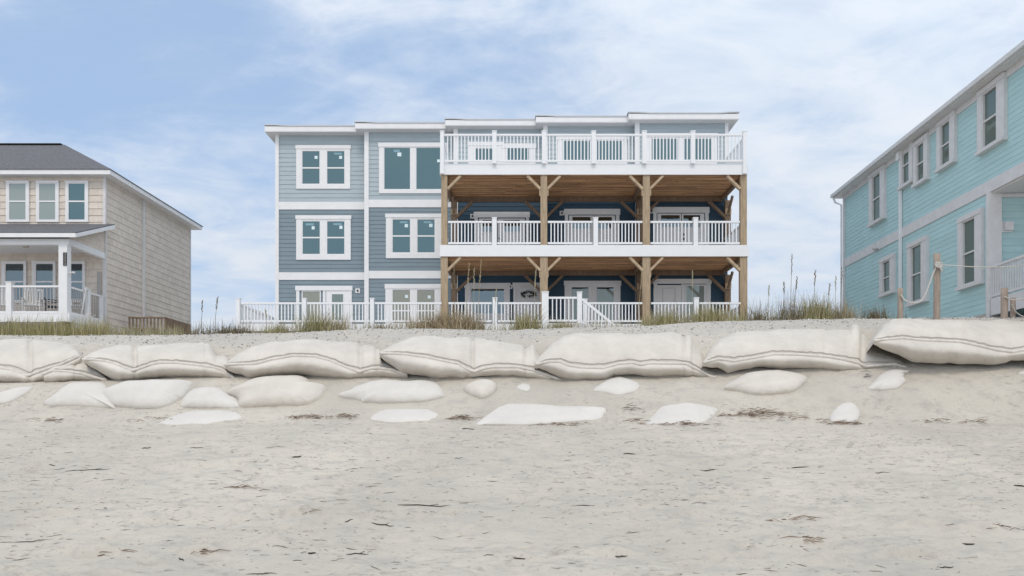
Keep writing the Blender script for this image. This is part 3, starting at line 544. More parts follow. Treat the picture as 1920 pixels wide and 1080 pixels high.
for i in range(4):
    zc = PZ(496.5 - i * 6, pf); x = PX(121.7, pf - .16); mb.box(x - .03, x + .03, pf - .166, pf - .16, zc + .035, zc + .045)
    mb.box(x - .03, x + .03, pf - .166, pf - .16, zc - .045, zc - .035); mb.box(x + .02, x + .03, pf - .166, pf - .16, zc - .035, zc + .035); mb.box(x - .02, x + .02, pf - .166, pf - .16, zc - .005, zc + .005)
mb.build('house_digits', M['grate'], pq)
ph = PZ(537.5, pf) - pzf; py_ = pf - .03
for px in (19,): vpost(LH, PX(px, py_), py_, pzf - .3, PZ(531, pf), .2, m='white')
for a, b in ((-60, 14), (24, 114)): rail(LH, (PX(a, py_), py_, pzf), (PX(b, py_), py_, pzf), ph, .13, .022, bm='grate', m='white', low=.05)
vpost(LH, pxr - .08, 29.28, pzf - .3, pzf + 1.1, .16, m='white'); vpost(LH, pxr - .08, 30.25, pzf - .5, pzf + 1.0, .13, m='white')
rail(LH, (pxr - .08, pf + .15, pzf), (pxr - .08, 29.2, pzf), ph, .13, .022, bm='grate', m='white', low=.05); rail(LH, (pxr - .08, 29.36, pzf), (pxr - .08, 30.2, pzf), ph, .13, .022, bm='grate', m='white', low=.05)
# shutter-like grey panel by the porch corner and lamp bracket on the column
MB(Ff).box(PX(184, fl), PX(191, fl), .02, .07, PZ(560, fl), PZ(510, fl)).build('utility_panel', M['grate'], LH)
MB().tube([(pxr - .05, pf - .02, PZ(513, pf)), (pxr + .12, pf - .05, PZ(511, pf)), (pxr + .2, pf - .05, PZ(512, pf))], [.03, .03, .045], 8).build('porch_bracket_lamp', M['offwhite'], LH)
def rocker(x, y, z, m, lab, ang):
    o = empty('rocking_chair', (x, y, z)); tag(o, lab, 'chair'); c, s = math.cos(ang), math.sin(ang); F = lambda a, b, h: (x + a * c - b * s, y + a * s + b * c, z + h); F2 = lambda p: F(*p)
    MB(F).box(-.27, .27, -.25, .25, .42, .46).build('seat', M[m], o)
    mb = MB(F)
    for i in range(5): a = -.22 + i * .11; mb.add([(a - .035, .24, .46), (a + .035, .24, .46), (a + .035, .40, 1.1), (a - .035, .40, 1.1), (a - .035, .265, .46), (a + .035, .265, .46), (a + .035, .425, 1.1), (a - .035, .425, 1.1)], [(0, 1, 2, 3), (7, 6, 5, 4), (0, 3, 7, 4), (1, 5, 6, 2)])
    mb.box(-.3, .3, .385, .445, 1.06, 1.16); mb.box(-.3, .3, .25, .29, .5, .56); mb.build('backrest', M[m], o)
    for sgn in (-1, 1):
        a = sgn * .29; MB(F).box(a - .045, a + .045, -.28, .3, .66, .69).build('armrest', M[m], o)
        MB(F).beam((a, -.24, .05), (a, -.24, .66), .045, .045, (0, 1, 0)).build('leg', M[m], o); MB(F).beam((a, .26, .05), (a, .42, 1.12), .045, .045, (1, 0, 0)).build('leg', M[m], o)
        MB(F).tube([(a, -.45, .1), (a, -.2, .03), (a, .1, .02), (a, .4, .07), (a, .6, .16)], .022, 6).build('rocker', M[m], o)
rocker(PX(60, 28.9), 28.9, pzf, 'chairw', 'white slatted rocking chair seen through the porch railing, the one beside the dark chair', R(25))
rocker(PX(100, 29.3), 29.3, pzf, 'chaird', 'dark rocking chair on the left house porch near the column', R(-60))
rocker(PX(147, 29.3), 29.15, pzf, 'chairw', 'white rocking chair behind the short side railing of the porch', R(-75))
rocker(PX(4, 28.9), 28.9, pzf, 'chairw', 'white rocking chair at the left edge of the picture on the porch', R(20))
# small wooden service platform
SP = empty('wooden_platform', (-15.3, 33, E + 2.6)); tag(SP, 'low brown wooden platform with slatted rail beside the beige side wall', 'platform')
y0 = 31.6; xa, xb = PX(243, y0), PX(312, y0 + 1.2)
MB().box(xa, xb, y0, y0 + 2.4, PZ(618, y0), PZ(616, y0) + .02).build('floor', M['oldwood'], SP)
mb = MB(); n = 11
for i in range(n): x = xa + (PX(310, y0) - xa) * i / (n - 1); mb.box(x - .03, x + .03, y0 - .03, y0, PZ(622, y0), PZ(597, y0))
mb.build('slat_screen', M['oldwood'], SP); MB().box(xa - .05, PX(312, y0), y0 - .05, y0 + .04, PZ(597, y0), PZ(594.5, y0)).build('top_board', M['oldwood'], SP)
xr_ = PX(312, y0); MB().box(xr_ - .04, xr_, y0, y0 + 2.4, PZ(620, y0), PZ(595, y0)).build('side_screen', M['oldwood'], SP)
for x in (xa, xr_ - .1): MB().box(x, x + .1, y0, y0 + .1, E + 2.3, PZ(618, y0)).build('leg', M['oldwood'], SP)

# ------------------------------------------------------------ right house
RH = empty('teal_house', (19, 30, E + 2.6)); tag(RH, 'teal two storey clapboard house with white trim seen steeply from its side', 'house')
c0 = Vector((15.13, 34.0, 0)); ud = Vector((-.0535, -.9986, 0)).normalized(); vd = Vector((-.9986, .0535, 0)).normalized()
def Fr(u, v, z): p = c0 + ud * u + vd * v; return (p.x, p.y, z)
def ru(px, v=0): # wall coordinate seen at a measured picture column
    k = (px - 960) / FPX; o = c0 + vd * v; t = (k * o.y - o.x) / (ud.x - k * ud.y); return t
def rzp(px, py, v=0): return PZ(py, c0.y + ud.y * ru(px, v) + vd.y * v)
uE = 17.5; uP = ru(1855); ze = E + 10.15; zb1 = rzp(1585, 501); zb2 = rzp(1585, 486); zfo = E + 3.22
mb = MB(Fr); laps(mb, 0, uE, zb2, ze, .165, 0, .013); mb.build('upper_wall', M['teal'], RH)
mb = MB(Fr); laps(mb, 0, uP, zfo, zb1, .165, 0, .013); mb.build('lower_wall', M['teal'], RH)
MB(Fr).box(0, uE, -.12, .045, zb1, zb2).build('band_board', M['offwhite'], RH)
MB(Fr).box(0, uP, -.14, .01, E + 2.3, zfo).build('foundation', M['concrete'], RH)
MB(Fr).box(-.02, .13, -.1, .06, zfo, ze).build('corner_trim', M['offwhite'], RH)
MB(Fr).box(uP - .06, uP + .12, -.3, .07, zfo - .3, zb1).build('corner_trim', M['offwhite'], RH)
MB(Fr).box(.02, uE - .02, -9, -.125, zb1, ze - .003).build('inner_wall', M['teal'], RH)
MB(Fr).box(.02, uP - .02, -9, -.15, E + 2.3, zb1 - .003).build('inner_wall', M['teal'], RH)
# porch recess: wall facing the sea
Fp = lambda u, v, z: Fr(uP + v, -.3 - u, z)
mb = MB(Fp); laps(mb, 0, 8.5, E + 3.6, zb1 - .16, .21, .0, .02); mb.build('porch_wall', M['teal'], RH)
MB(Fr).box(uP + .14, uE, -9, -.02, zb1 - .05, zb1 - .004).build('porch_ceiling', M['offwhite'], RH)
MB(Fp).box(0, 8.5, .0, .1, zb1 - .16, zb1 - .05).build('porch_frieze', M['offwhite'], RH)
MB(Fr).box(uP + .12, uE, -8.5, .0, E + 3.45, E + 3.6).build('porch_floor', M['offwhite'], RH); MB(Fr).box(uP + .14, uE, .0, .04, E + 3.12, E + 3.62).build('porch_fascia', M['offwhite'], RH)
for u in (uP + 1.8, uP + 4, uE - .3): MB(Fr).box(u - .1, u + .1, -.3, -.1, E + 2.3, E + 3.45).build('porch_pier', M['oldwood'], RH)
MB(Fr).box(uP + .3, uE, -1.5, -1.3, E + 2.4, E + 3.45).build('crawlspace_screen', M['dark'], RH)
up_ = Vector((0, 0, 1)); zr = E + 3.62; hr = rzp(1868, 498) - zr
rail(RH, (uP + .1, .0, zr), (uE, .0, zr), hr, .12, .035, F=Fr, m='offwhite')
lu = -.3 - 0; lm = MB(Fp); zl = PZ(423, 22.5); ul = PX(1893, 22.5) - Fp(0, 0, 0)[0]; lm.box(ul - .17, ul + .17, .02, .05, zl - .16, zl + .16); lo = lm.build('wall_lamp', M['white'], RH); MB(Fp).box(ul - .08, ul + .16, .05, .16, zl - .12, zl + .13).build('lamp_shade', M['offwhite'], lo)
# eave and roof
vo = .36; zo = ze + .02
mb = MB(Fr); mb.box(-.45, uE, -4.6, vo, ze, ze + .03); rr_ = mb.build('roof', M['offwhite'], RH)
MB(Fr).box(0.13, uE, .0, .05, ze - .2, ze - .001).build('frieze_board', M['offwhite'], rr_)
MB(Fr).box(-.45, uE, vo - .02, vo + .10, zo + .012, zo + .15).build('gutter', M['offwhite'], rr_)
mb = MB(Fr); mb.add([(-.48, vo, zo + .13), (uE, vo, zo + .13), (uE, -4.6, zo + 1.1), (-.48, -4.6, zo + 1.1), (uE, -9.6, zo + .13), (-.48, -9.6, zo + .13)], [(0, 1, 2, 3), (3, 2, 4, 5), (0, 3, 5), (1, 4, 2)]); mb.build('roof_sheet', M['metalroof'], rr_)
MB(Fr).tube([(-.3, vo + .03, zo), (-.25, vo - .05, zo - .25), (-.08, .1, zo - .42), (-.08, .1, zfo - .6)], .045, 8).build('downspout', M['white'], RH)
u_ = ru(1692); MB(Fr).box(u_ - .05, u_ + .05, .03, .12, zfo - .5, ze - .1).build('downspout', M['white'], RH); MB(Fr).box(u_ - .12, u_ + .12, .03, .2, ze - .32, ze - .02).build('rain_head', M['white'], RH)
mb = MB(Fr); u_ = ru(1645); z_ = rzp(1645, 468); mb.tube([(u_ - .12, .05, z_), (u_ - .05, .16, z_ + .06), (u_ + .08, .14, z_ - .02)], .035, 6); mb.tube([(u_ + .15, .05, z_ - .05), (u_ + .24, .16, z_)], .035, 6); mb.build('security_light', M['grate'], RH)
def rwin(a, b, top, bot, refpx, gm='g_pale', split=True):
    """a..b picture columns of the casing, top/bottom picture rows at refpx"""
    u0, u1 = ru(a), ru(b); z0, z1 = rzp(refpx, bot), rzp(refpx, top); pr_ = .12; wd_ = abs(u1 - u0); cn = .27 * wd_; cf = .17 * wd_
    mb = MB(Fr); mb.box(u0, u0 + cf, 0, pr_, z0 + .1, z1 - .16); mb.box(u1 - cn, u1, 0, pr_, z0 + .1, z1 - .16); mb.box(u0, u1, 0, pr_ + .02, z1 - .16, z1); wd = mb.build('window', M['offwhite'], RH)
    MB(Fr).box(u0 - .02, u1 + .02, 0, pr_ + .06, z0, z0 + .1).build('sill', M['offwhite'], wd)
    A, B = u0 + cf, u1 - cn; zm_ = (z0 + z1) / 2 - .05; s = MB(Fr); f = .05
    s.box(A, A + f, .0, .10, z0 + .1, z1 - .16); s.box(B - f, B, .0, .10, z0 + .1, z1 - .16); s.box(A + f, B - f, 0, .10, z1 - .21, z1 - .16); s.box(A + f, B - f, 0, .10, z0 + .1, z0 + .16); s.box(A + f, B - f, 0, .08, zm_ - .025, zm_ + .025); s.build('sash', M['offwhite'], wd)
    MB(Fr).box(A + f, B - f, .0, .03, z0 + .16, z1 - .21).build('pane', M[gm], wd)
for a, b, t, bo, rp, g in ((1634, 1663, 309, 411, 1660, 'g_pale'), (1691, 1717, 269, 356, 1693, 'g_pale'), (1718, 1745, 250, 337, 1743, 'g_pale'), (1762, 1796, 205, 303, 1796, 'g_pale'), (1839, 1890, 135, 262, 1889, 'g_pale'),
                       (1654, 1681, 474, 549, 1680, 'g_pale'), (1706, 1743, 441, 565, 1742, 'g_pale'), (1802, 1847, 389, 532, 1846, 'g_pale')): rwin(a, b, t, bo, rp, g)

# ------------------------------------------------------------ sandbags
def interp(tab, x): a = np.array(tab, float); return np.interp(x, a[:, 0], a[:, 1])
GB = 'large sandbags in the upper row'
def bigbag(name_lab, topc, seamc, botc, d0, d1, creases=(), second=False, seed=0, Dm=1.25):
    xs0, xs1 = topc[0][0], topc[-1][0]; n = max(24, int((xs1 - xs0) / 2.2)); xs = np.linspace(xs0, xs1, n)
    pt, ps, pb = interp(topc, xs), interp(seamc, xs), interp(botc, xs)
    k = np.array([.2, .6, .2])
    for q in (0, 1):
        pt[1:-1] = np.convolve(pt, k, 'valid')
    pt = np.minimum(pt, ps - .5); pb = np.maximum(pb + np.where(pb - ps > 6, 4.5 * fbm(xs / 34 + seed * 7, xs * 0 + seed, 3), 0), ps + .5)
    r_ = np.random.default_rng(seed + 5); NT, NBt = 18, 9; rows = []
    tt = (xs - xs0) / (xs1 - xs0); dS = d0 + (d1 - d0) * tt
    for i in range(n):
        hgt = ps[i] - pt[i]; D = Dm * min(1, hgt / 42) ** .8 + .05; hb = pb[i] - ps[i]; ring = []
        cr = sum(a * 1.2 * math.exp(-((xs[i] - c) / max(2.2, wd * .5)) ** 2) for c, wd, a in creases)
        for j in range(NBt + 1):           # bottom to seam: the undercut belly
            s = j / NBt; y = pb[i] + 4 * (1 - s) ** 2 + (ps[i] - pb[i]) * s; bl = math.sin(s * math.pi) ** .8 * .012 * hb * (1 - .3 * abs(cr))
            d = dS[i] - .2 + .19 * (1 - s) ** 1.3 * min(1, hb / 15) + .02 - bl * .9; ring.append(P(xs[i], y, d))
        for j in range(1, NT + 1):
            s = j / NT; a = s * math.pi / 2; y = ps[i] - hgt * (math.sin(a) ** 1.0); d = dS[i] - .2 + .02 + (.2 + D) * (1 - math.cos(a)) ** .95
            wr_ = .009 * float(fbm(np.array([xs[i] / 9 + s * 1.6 + seed]), np.array([s * 1.2 + seed]), 2)[0]) * math.exp(-s * 2.6) * (1 if s > .05 else 0)
            wob = wr_ + .018 * float(fbm(np.array([xs[i] / 26 + seed * 3.1]), np.array([s * 3.3 + seed]), 3)[0]) * math.sin(a); p = P(xs[i], y, d)
            p.z += wob * 3.0 - cr * .05 * math.sin(a * 1.6 if a < 1.2 else 1.9) ; p.y += abs(cr) * .05 * math.cos(a); ring.append(p)
        p = ring[-1].copy(); ring.append(p + Vector((0, .25, -.06))); ring.append(p + Vector((0, .5, -.35)))
        rows.append(ring)
    m = len(rows[0]); mb = MB(); mb.add([tuple(p) for r in rows for p in r], [(i * m + j, (i + 1) * m + j, (i + 1) * m + j + 1, i * m + j + 1) for i in range(n - 1) for j in range(m - 1)] + [tuple(range(m)), tuple((n - 1) * m + j for j in range(m - 1, -1, -1))])
    o = mb.build('sandbag', M['bag'], None, True); tag(o, name_lab, 'sandbag', GB)
    sp_ = [rows[i][NBt] + Vector((0, -.055, -.004)) for i in range(n)]; MB().tube([p for p in sp_], [.036 + .004 * math.sin(i * .9) for i in range(n)], 6).build('seam_lip', M['seam'], o, True)
    gv = [rows[i][NBt + 1] + Vector((0, -.012, .032)) for i in range(2, n - 2)]; MB().tube(gv, .009, 5).build('seam_shadow_line', M['groove_shadow'], o, True)  # darker tube coloured in as the shadow groove above the seam lip
    if second:
        s2 = [rows[i][NBt + 1] + Vector((0, -.02, .032)) for i in range(1, n - 1)]; MB().tube(s2, .017, 6).build('seam_lip', M['seam'], o, True)
    return o
bigbag('big cream sandbag in the upper row at the left edge of the picture', [(-90, 640), (-20, 636), (52, 637), (80, 639), (110, 642), (132, 648), (145, 655), (150, 664)], [(-90, 690), (0, 690), (20, 692), (40, 699), (53, 705), (70, 699), (92, 691), (115, 684), (150, 668)], [(-90, 722), (0, 721), (50, 718), (83, 713), (110, 704), (150, 680)], 18.15, 18.3, [(56, 10, 1)], seed=1)
bigbag('short low upper row sandbag end wedged between two big ones near the left edge', [(82, 699), (100, 684), (125, 670), (150, 664), (175, 674), (195, 700), (203, 711)], [(82, 702), (100, 695), (125, 696), (155, 700), (180, 707), (203, 713)], [(82, 715), (100, 717), (120, 717), (150, 711), (180, 710), (203, 717)], 18.05, 18.2, [(140, 5, .6)], seed=2, Dm=.8)
bigbag('big cream upper row sandbag in front of the beige shingled house corner', [(157, 671), (175, 661), (190, 655), (225, 646), (260, 646), (300, 645), (350, 643), (392, 645), (401, 655), (405, 667), (428, 667), (432, 682), (442, 708)], [(157, 674), (175, 674), (200, 677), (220, 683), (240, 691), (249, 695), (260, 692), (285, 683), (300, 680), (330, 680), (360, 683), (400, 688), (420, 694), (442, 710)], [(157, 676), (175, 686), (200, 700), (225, 711), (250, 710), (300, 704), (350, 702), (400, 705), (425, 711), (442, 713)], 17.95, 18.2, [(252, 9, 1.2), (385, 6, .4)], seed=3)
bigbag('big arched cream sandbag in the upper row below the left white terrace railing', [(422, 681), (432, 674), (445, 664), (470, 650), (500, 642), (540, 638), (600, 637), (650, 640), (700, 647), (712, 652), (716, 664), (728, 672), (745, 686), (764, 702)], [(422, 684), (440, 683), (480, 682), (510, 674), (550, 667), (590, 668), (620, 676), (650, 689), (675, 697), (695, 691), (710, 690), (735, 693), (764, 703)], [(422, 687), (440, 697), (465, 704), (500, 702), (560, 699), (620, 703), (660, 708), (675, 704), (700, 704), (720, 705), (745, 707), (764, 705)], 17.95, 18.2, [(676, 9, 1), (706, 6, .6)], seed=4)
bigbag('big cream upper row sandbag below the left deck bay, right end folded', [(712, 660), (735, 647), (770, 633), (800, 631), (870, 634), (930, 636), (960, 641), (980, 646), (990, 650), (998, 643), (1003, 645), (1006, 655), (1013, 663), (1018, 684), (1036, 700), (1053, 711)], [(712, 662), (760, 664), (800, 670), (840, 678), (860, 682), (875, 692), (890, 697), (905, 691), (925, 688), (970, 688), (1000, 694), (1025, 703), (1053, 713)], [(712, 665), (735, 680), (755, 695), (775, 702), (800, 702), (840, 707), (868, 710), (875, 703), (900, 702), (930, 701), (955, 702), (980, 704), (1010, 709), (1053, 714)], 17.95, 18.2, [(886, 7, 1.1), (984, 4, .8), (840, 20, .25)], seed=5)
bigbag('big cream sandbag of the upper row in front of the central landing', [(1003, 681), (1015, 665), (1035, 643), (1055, 630), (1080, 624), (1150, 625), (1200, 626), (1260, 624), (1276, 628), (1282, 632), (1290, 627), (1299, 629), (1303, 646), (1314, 652), (1318, 664), (1326, 684), (1345, 694), (1362, 706)], [(1003, 683), (1030, 678), (1050, 678), (1065, 685), (1090, 689), (1130, 690), (1160, 682), (1185, 680), (1200, 684), (1220, 681), (1285, 682), (1310, 694), (1332, 706), (1362, 709)], [(1003, 686), (1015, 690), (1040, 700), (1060, 708), (1080, 712), (1110, 711), (1135, 709), (1150, 701), (1200, 700), (1230, 703), (1275, 703), (1300, 706), (1335, 710), (1362, 711)], 17.95, 18.2, [(1283, 4, .7), (1299, 4, .7), (1205, 14, .3)], seed=6)
bigbag('long cream upper row sandbag below the right deck bay', [(1317, 680), (1325, 668), (1335, 650), (1350, 635), (1380, 622), (1420, 620), (1500, 618), (1570, 618), (1592, 616), (1600, 608), (1610, 609), (1616, 620), (1628, 632), (1645, 645), (1665, 655), (1690, 666), (1700, 680), (1708, 691)], [(1317, 680), (1345, 673), (1375, 677), (1410, 671), (1450, 664), (1500, 665), (1550, 669), (1580, 674), (1610, 681), (1620, 687), (1650, 684), (1675, 683), (1708, 692)], [(1317, 683), (1345, 684), (1365, 697), (1385, 692), (1410, 687), (1450, 686), (1500, 688), (1550, 692), (1590, 697), (1615, 696), (1622, 690), (1660, 687), (1708, 695)], 17.95, 18.25, [(1616, 4, 1), (1548, 8, .3)], seed=7)
bigbag('long cream sandbag ending the upper row in front of the teal house', [(1637, 638), (1645, 625), (1655, 610), (1672, 600), (1700, 598), (1800, 599), (1900, 601), (2010, 604)], [(1637, 639), (1665, 636), (1690, 634), (1730, 638), (1800, 641), (1840, 650), (1870, 657), (1895, 660), (1920, 656), (1960, 652), (2010, 655)], [(1637, 641), (1650, 648), (1680, 658), (1700, 668), (1710, 675), (1760, 677), (1800, 678), (1850, 680), (1885, 676), (1895, 671), (1950, 672), (2010, 672)], 17.8, 17.9, [(1790, 12, .25)], seed=8)
def dome(lab, grp, poly, h, pw=2.6, m='bagdry', sink=.05, lowroll=0):
    pts = [hit(x, y) for x, y in poly]; n0 = len(pts); dense = []     # Catmull-Rom outline on the sand slope
    for i in range(n0):
        p0, p1, p2, p3 = pts[i - 1], pts[i], pts[(i + 1) % n0], pts[(i + 2) % n0]
        for k in range(7): t = k / 7; dense.append(.5 * ((2 * p1) + (p2 - p0) * t + (2 * p0 - 5 * p1 + 4 * p2 - p3) * t * t + (3 * p1 - p0 - 3 * p2 + p3) * t**3))
    n = len(dense); dense = [q + Vector((.018, 0, 0)) * float(fbm(np.array([i_ * .35 + len(lab)]), np.array([2.2]), 4)[0]) + Vector((0, .03, .022)) * float(fbm(np.array([i_ * .4 + 50 + len(lab)]), np.array([7.2]), 4)[0]) for i_, q in enumerate(dense)]; c = sum(dense, Vector()) / n; nr = Vector((0, -.80, .60)); RN = 14; vs_ = []; h *= 1.35 if 'middle' in grp else 1.1; seed = abs(hash(lab)) % 97 if False else len(lab) * 1.7
    xr = max(p.x for p in dense) - min(p.x for p in dense)
    for j in range(RN + 1):
        r = 1 - (j / RN) ** 1.4 * 1.0
        for q in dense:
            p = c + (q - c) * (r * 1.02); hh = h * max(0, 1 - r ** pw) ** .62 - (sink if j == 0 else 0); u = (p.x - c.x)
            hh += .012 * float(fbm(np.array([u * 1.7 + seed]), np.array([p.y * 2.1 + p.z * 2]), 3)[0]) * (1 - r ** 4)
            hh += 0; b = Vector((p.x, p.y, float(base_z(p.x, p.y)))); b = b.lerp(p, .6); b.x = p.x; b.y = p.y
            vs_.append(tuple(b + nr * hh))
    fs = [(j * n + i, j * n + (i + 1) % n, (j + 1) * n + (i + 1) % n, (j + 1) * n + i) for j in range(RN) for i in range(n)]
    mb = MB(); mb.add(vs_, fs); o = mb.build('sandbag', M[m], None, True); tag(o, lab, 'sandbag', grp); return o
G2, G1 = 'half buried sandbags in the middle row', 'buried sandbags in the lowest row'
dome('thin sliver of a buried sandbag in the middle row at the left edge', G2, [(-40, 742), (0, 738), (40, 728), (62, 727), (45, 741), (10, 757), (-40, 762)], .07)
dome('middle row sandbag with slanting left side, leftmost whole one of its row', G2, [(82, 758), (100, 744), (120, 728), (140, 719), (178, 718), (200, 722), (204, 737), (214, 752), (216, 768), (200, 766), (150, 764), (100, 763)], .14)
dome('middle row sandbag with puckered left tip, overlapping the slanting one', G2, [(187, 741), (205, 731), (235, 721), (270, 719), (330, 717), (361, 719), (359, 728), (345, 745), (328, 756), (300, 767), (262, 767), (222, 765), (205, 756)], .2, 3.2)
dome('short middle row sandbag directly above the lowest leftmost buried bag', G2, [(338, 762), (345, 747), (360, 735), (385, 729), (415, 731), (430, 742), (445, 752), (452, 763), (440, 767), (400, 767), (355, 766)], .15)
dome('plump middle row sandbag with tan folds below the arched big bag', G2, [(425, 739), (445, 728), (480, 715), (530, 711), (562, 710), (580, 715), (584, 724), (611, 727), (606, 740), (594, 752), (570, 760), (530, 761), (455, 765), (447, 750)], .22, 3.2, 'bag')
dome('long smooth middle row sandbag with a dipped top, left of the picture centre', G2, [(634, 743), (650, 736), (675, 725), (700, 717), (730, 716), (765, 719), (810, 717), (822, 725), (832, 740), (825, 748), (790, 754), (740, 757), (685, 755), (670, 750)], .16, 3)
dome('small rounded middle row sandbag with a pinched left tip', G2, [(870, 730), (885, 722), (905, 717), (925, 718), (932, 727), (925, 740), (908, 748), (890, 745), (876, 738)], .17, 3, 'bag')
dome('tiny white scrap of sandbag showing through the sand', G2, [(968, 728), (975, 722), (987, 720), (995, 727), (991, 734), (976, 732)], .03)
dome('small middle row sandbag below the right half of the central big bag', G2, [(1112, 734), (1130, 719), (1150, 710), (1165, 709), (1190, 716), (1199, 725), (1190, 735), (1160, 742), (1135, 737)], .1)
dome('lens shaped middle row sandbag with pointed left tip below the long bag', G2, [(1357, 729), (1375, 714), (1400, 703), (1440, 698), (1480, 700), (1512, 709), (1503, 722), (1485, 734), (1440, 740), (1412, 740), (1385, 733)], .17, 3, 'bag')
dome('small sandbag tucked under the right tail of the long upper bag', G2, [(1627, 730), (1640, 714), (1655, 701), (1675, 695), (1703, 697), (1693, 707), (1697, 718), (1680, 730), (1650, 732)], .12)
dome('corner of a buried sandbag at the right edge of the picture', G2, [(1909, 702), (1916, 696), (1940, 692), (1950, 700), (1930, 704)], .05)
dome('flat white sandbag patch, leftmost of the lowest row', G1, [(297, 796), (320, 784), (350, 773), (380, 771), (440, 771), (456, 774), (459, 783), (445, 791), (400, 796), (350, 798)], .07)
dome('small white sandbag patch crossed by thin grass stems in the lowest row', G1, [(695, 784), (705, 774), (730, 769), (790, 768), (812, 772), (822, 779), (812, 787), (800, 791), (740, 793), (700, 790)], .08)
dome('widest flat white sandbag patch of the lowest row, near the picture centre', G1, [(893, 796), (915, 779), (940, 763), (980, 758), (1060, 763), (1131, 766), (1132, 778), (1120, 787), (1060, 793), (980, 797), (920, 797)], .10)
dome('domed white sandbag patch in the lowest row with seaweed at its right tip', G1, [(1211, 794), (1228, 776), (1245, 762), (1300, 759), (1344, 768), (1340, 778), (1320, 792), (1290, 797), (1225, 798)], .11)
dome('small teardrop shaped white sandbag patch, rightmost of the lowest row', G1, [(1556, 788), (1562, 771), (1577, 760), (1598, 757), (1611, 771), (1609, 785), (1598, 791), (1570, 792)], .09)

# ------------------------------------------------------------ rope posts
def rpost(px, top, wpx, d, lab, rot=0):
    x = PX(px, d); r = wpx / FPX * d / 2; z0 = gz(x, d) - .3; z1 = PZ(top, d); mb = MB(); n = 14; rings = 7; vs_ = []
    for j in range(rings):
        z = z0 + (z1 - z0) * j / (rings - 1)
        for k in range(n): t = 2 * math.pi * k / n; q = r * (1 + .05 * math.sin(3 * t + j * .7)); vs_.append((x + q * math.cos(t) + rot * (z - z0), d + q * math.sin(t), z + (.01 * math.sin(t) if j == rings - 1 else 0)))
    mb.add(vs_, [(j * n + k, j * n + (k + 1) % n, (j + 1) * n + (k + 1) % n, (j + 1) * n + k) for j in range(rings - 1) for k in range(n)] + [tuple(range(n - 1, -1, -1)), tuple((rings - 1) * n + k for k in range(n))])
    return tag(mb.build('rope_post', M['rpost'], None, True), lab, 'post', 'wooden rope posts by the teal house')
rd = 20.3
rpost(1756.5, 475, 11.5, rd, 'tallest reddish wooden rope post with a white knot near its top'); rpost(1688.5, 540, 9.5, rd, 'short wooden rope post left of the tall knotted one', -.01); rpost(1883, 540, 12, rd - .2, 'short wooden rope post in front of the teal porch near the right edge'); rpost(1899, 558, 9, rd + .1, 'stubby wooden post beside the short rope post near the right edge')
def rope(pts, lab, r=.022):
    ps = [P(*p) for p in pts]; out_ = []
    for i in range(len(ps) - 1):
        p0, p1, p2, p3 = ps[max(i - 1, 0)], ps[i], ps[i + 1], ps[min(i + 2, len(ps) - 1)]
        for k in range(8): t = k / 8; out_.append(.5 * ((2 * p1) + (p2 - p0) * t + (2 * p0 - 5 * p1 + 4 * p2 - p3) * t * t + (3 * p1 - p0 - 3 * p2 + p3) * t**3))
    out_.append(ps[-1]); return tag(MB().tube(out_, r, 6).build('rope', M['rope'], None, True), lab, 'rope', 'ropes strung between the wooden posts')
rope([(1689, 552, rd - .1), (1697, 563, rd - .12), (1712, 568, rd - .1), (1728, 563, rd - .1), (1738, 545, rd - .1), (1750, 512, rd - .1), (1757, 498, rd - .1)], 'slack white rope sagging between the short left post and the tall post', .019)
rope([(1757, 496, rd - .1), (1800, 499, rd - .1), (1850, 501, rd - .1), (1900, 500, rd - .1), (1990, 498, rd - .1)], 'thin white rope running level from the tall post towards the right edge', .014)
rope([(1884, 556, rd - .32), (1900, 562, rd - .32), (1925, 560, rd - .32), (1990, 556, rd - .3)], 'upper rope tied to the short post near the right edge', .017)
rope([(1897, 570, rd - .02), (1906, 586, rd - .02), (1925, 595, rd - .02), (1960, 596, rd - .02)], 'lower slack rope hanging from the stubby post near the right edge', .017)
kn = MB(); c = P(1760, 497, rd - .14)
for i in range(5): a = i * 1.3; kn.tube([c + Vector((.09 * math.cos(t + a), -.03 * math.sin(t * 2), .07 * math.sin(t + a * .5))) for t in np.linspace(0, 5.5, 12)], .022, 5)
kn.tube([c, c + Vector((.05, -.03, -.12)), c + Vector((.1, -.03, -.2))], .02, 5); tag(kn.build('rope_knot', M['rope'], None, True), 'bulky white rope knot tied round the tall post', 'knot')

# ------------------------------------------------------------ grass
def grass_mat(name, a, b, c):
    m = bpy.data.materials.new(name); m.use_nodes = True; t = m.node_tree; n = t.nodes; l = t.links; s = n['Principled BSDF']; s.inputs['Roughness'].default_value = .8; s.inputs['Specular IOR Level'].default_value = .1
    g = n.new('ShaderNodeNewGeometry'); r = n.new('ShaderNodeValToRGB'); l.new(g.outputs['Random Per Island'], r.inputs[0]); r.color_ramp.elements[0].color = (*a, 1); r.color_ramp.elements[1].color = (*c, 1); e = r.color_ramp.elements.new(.5); e.color = (*b, 1)
    l.new(r.outputs[0], s.inputs['Base Color']); return m
GM = dict(olive=grass_mat('olive_dune_grass', (.16, .165, .07), (.30, .275, .13), (.47, .40, .26)), dry=grass_mat('dry_tan_grass', (.20, .15, .09), (.33, .26, .15), (.50, .42, .30)), dark=grass_mat('dark_scrub_grass', (.10, .085, .055), (.17, .14, .09), (.27, .23, .15)), pale=grass_mat('pale_sparse_grass', (.20, .20, .12), (.32, .30, .20), (.5, .45, .34)))
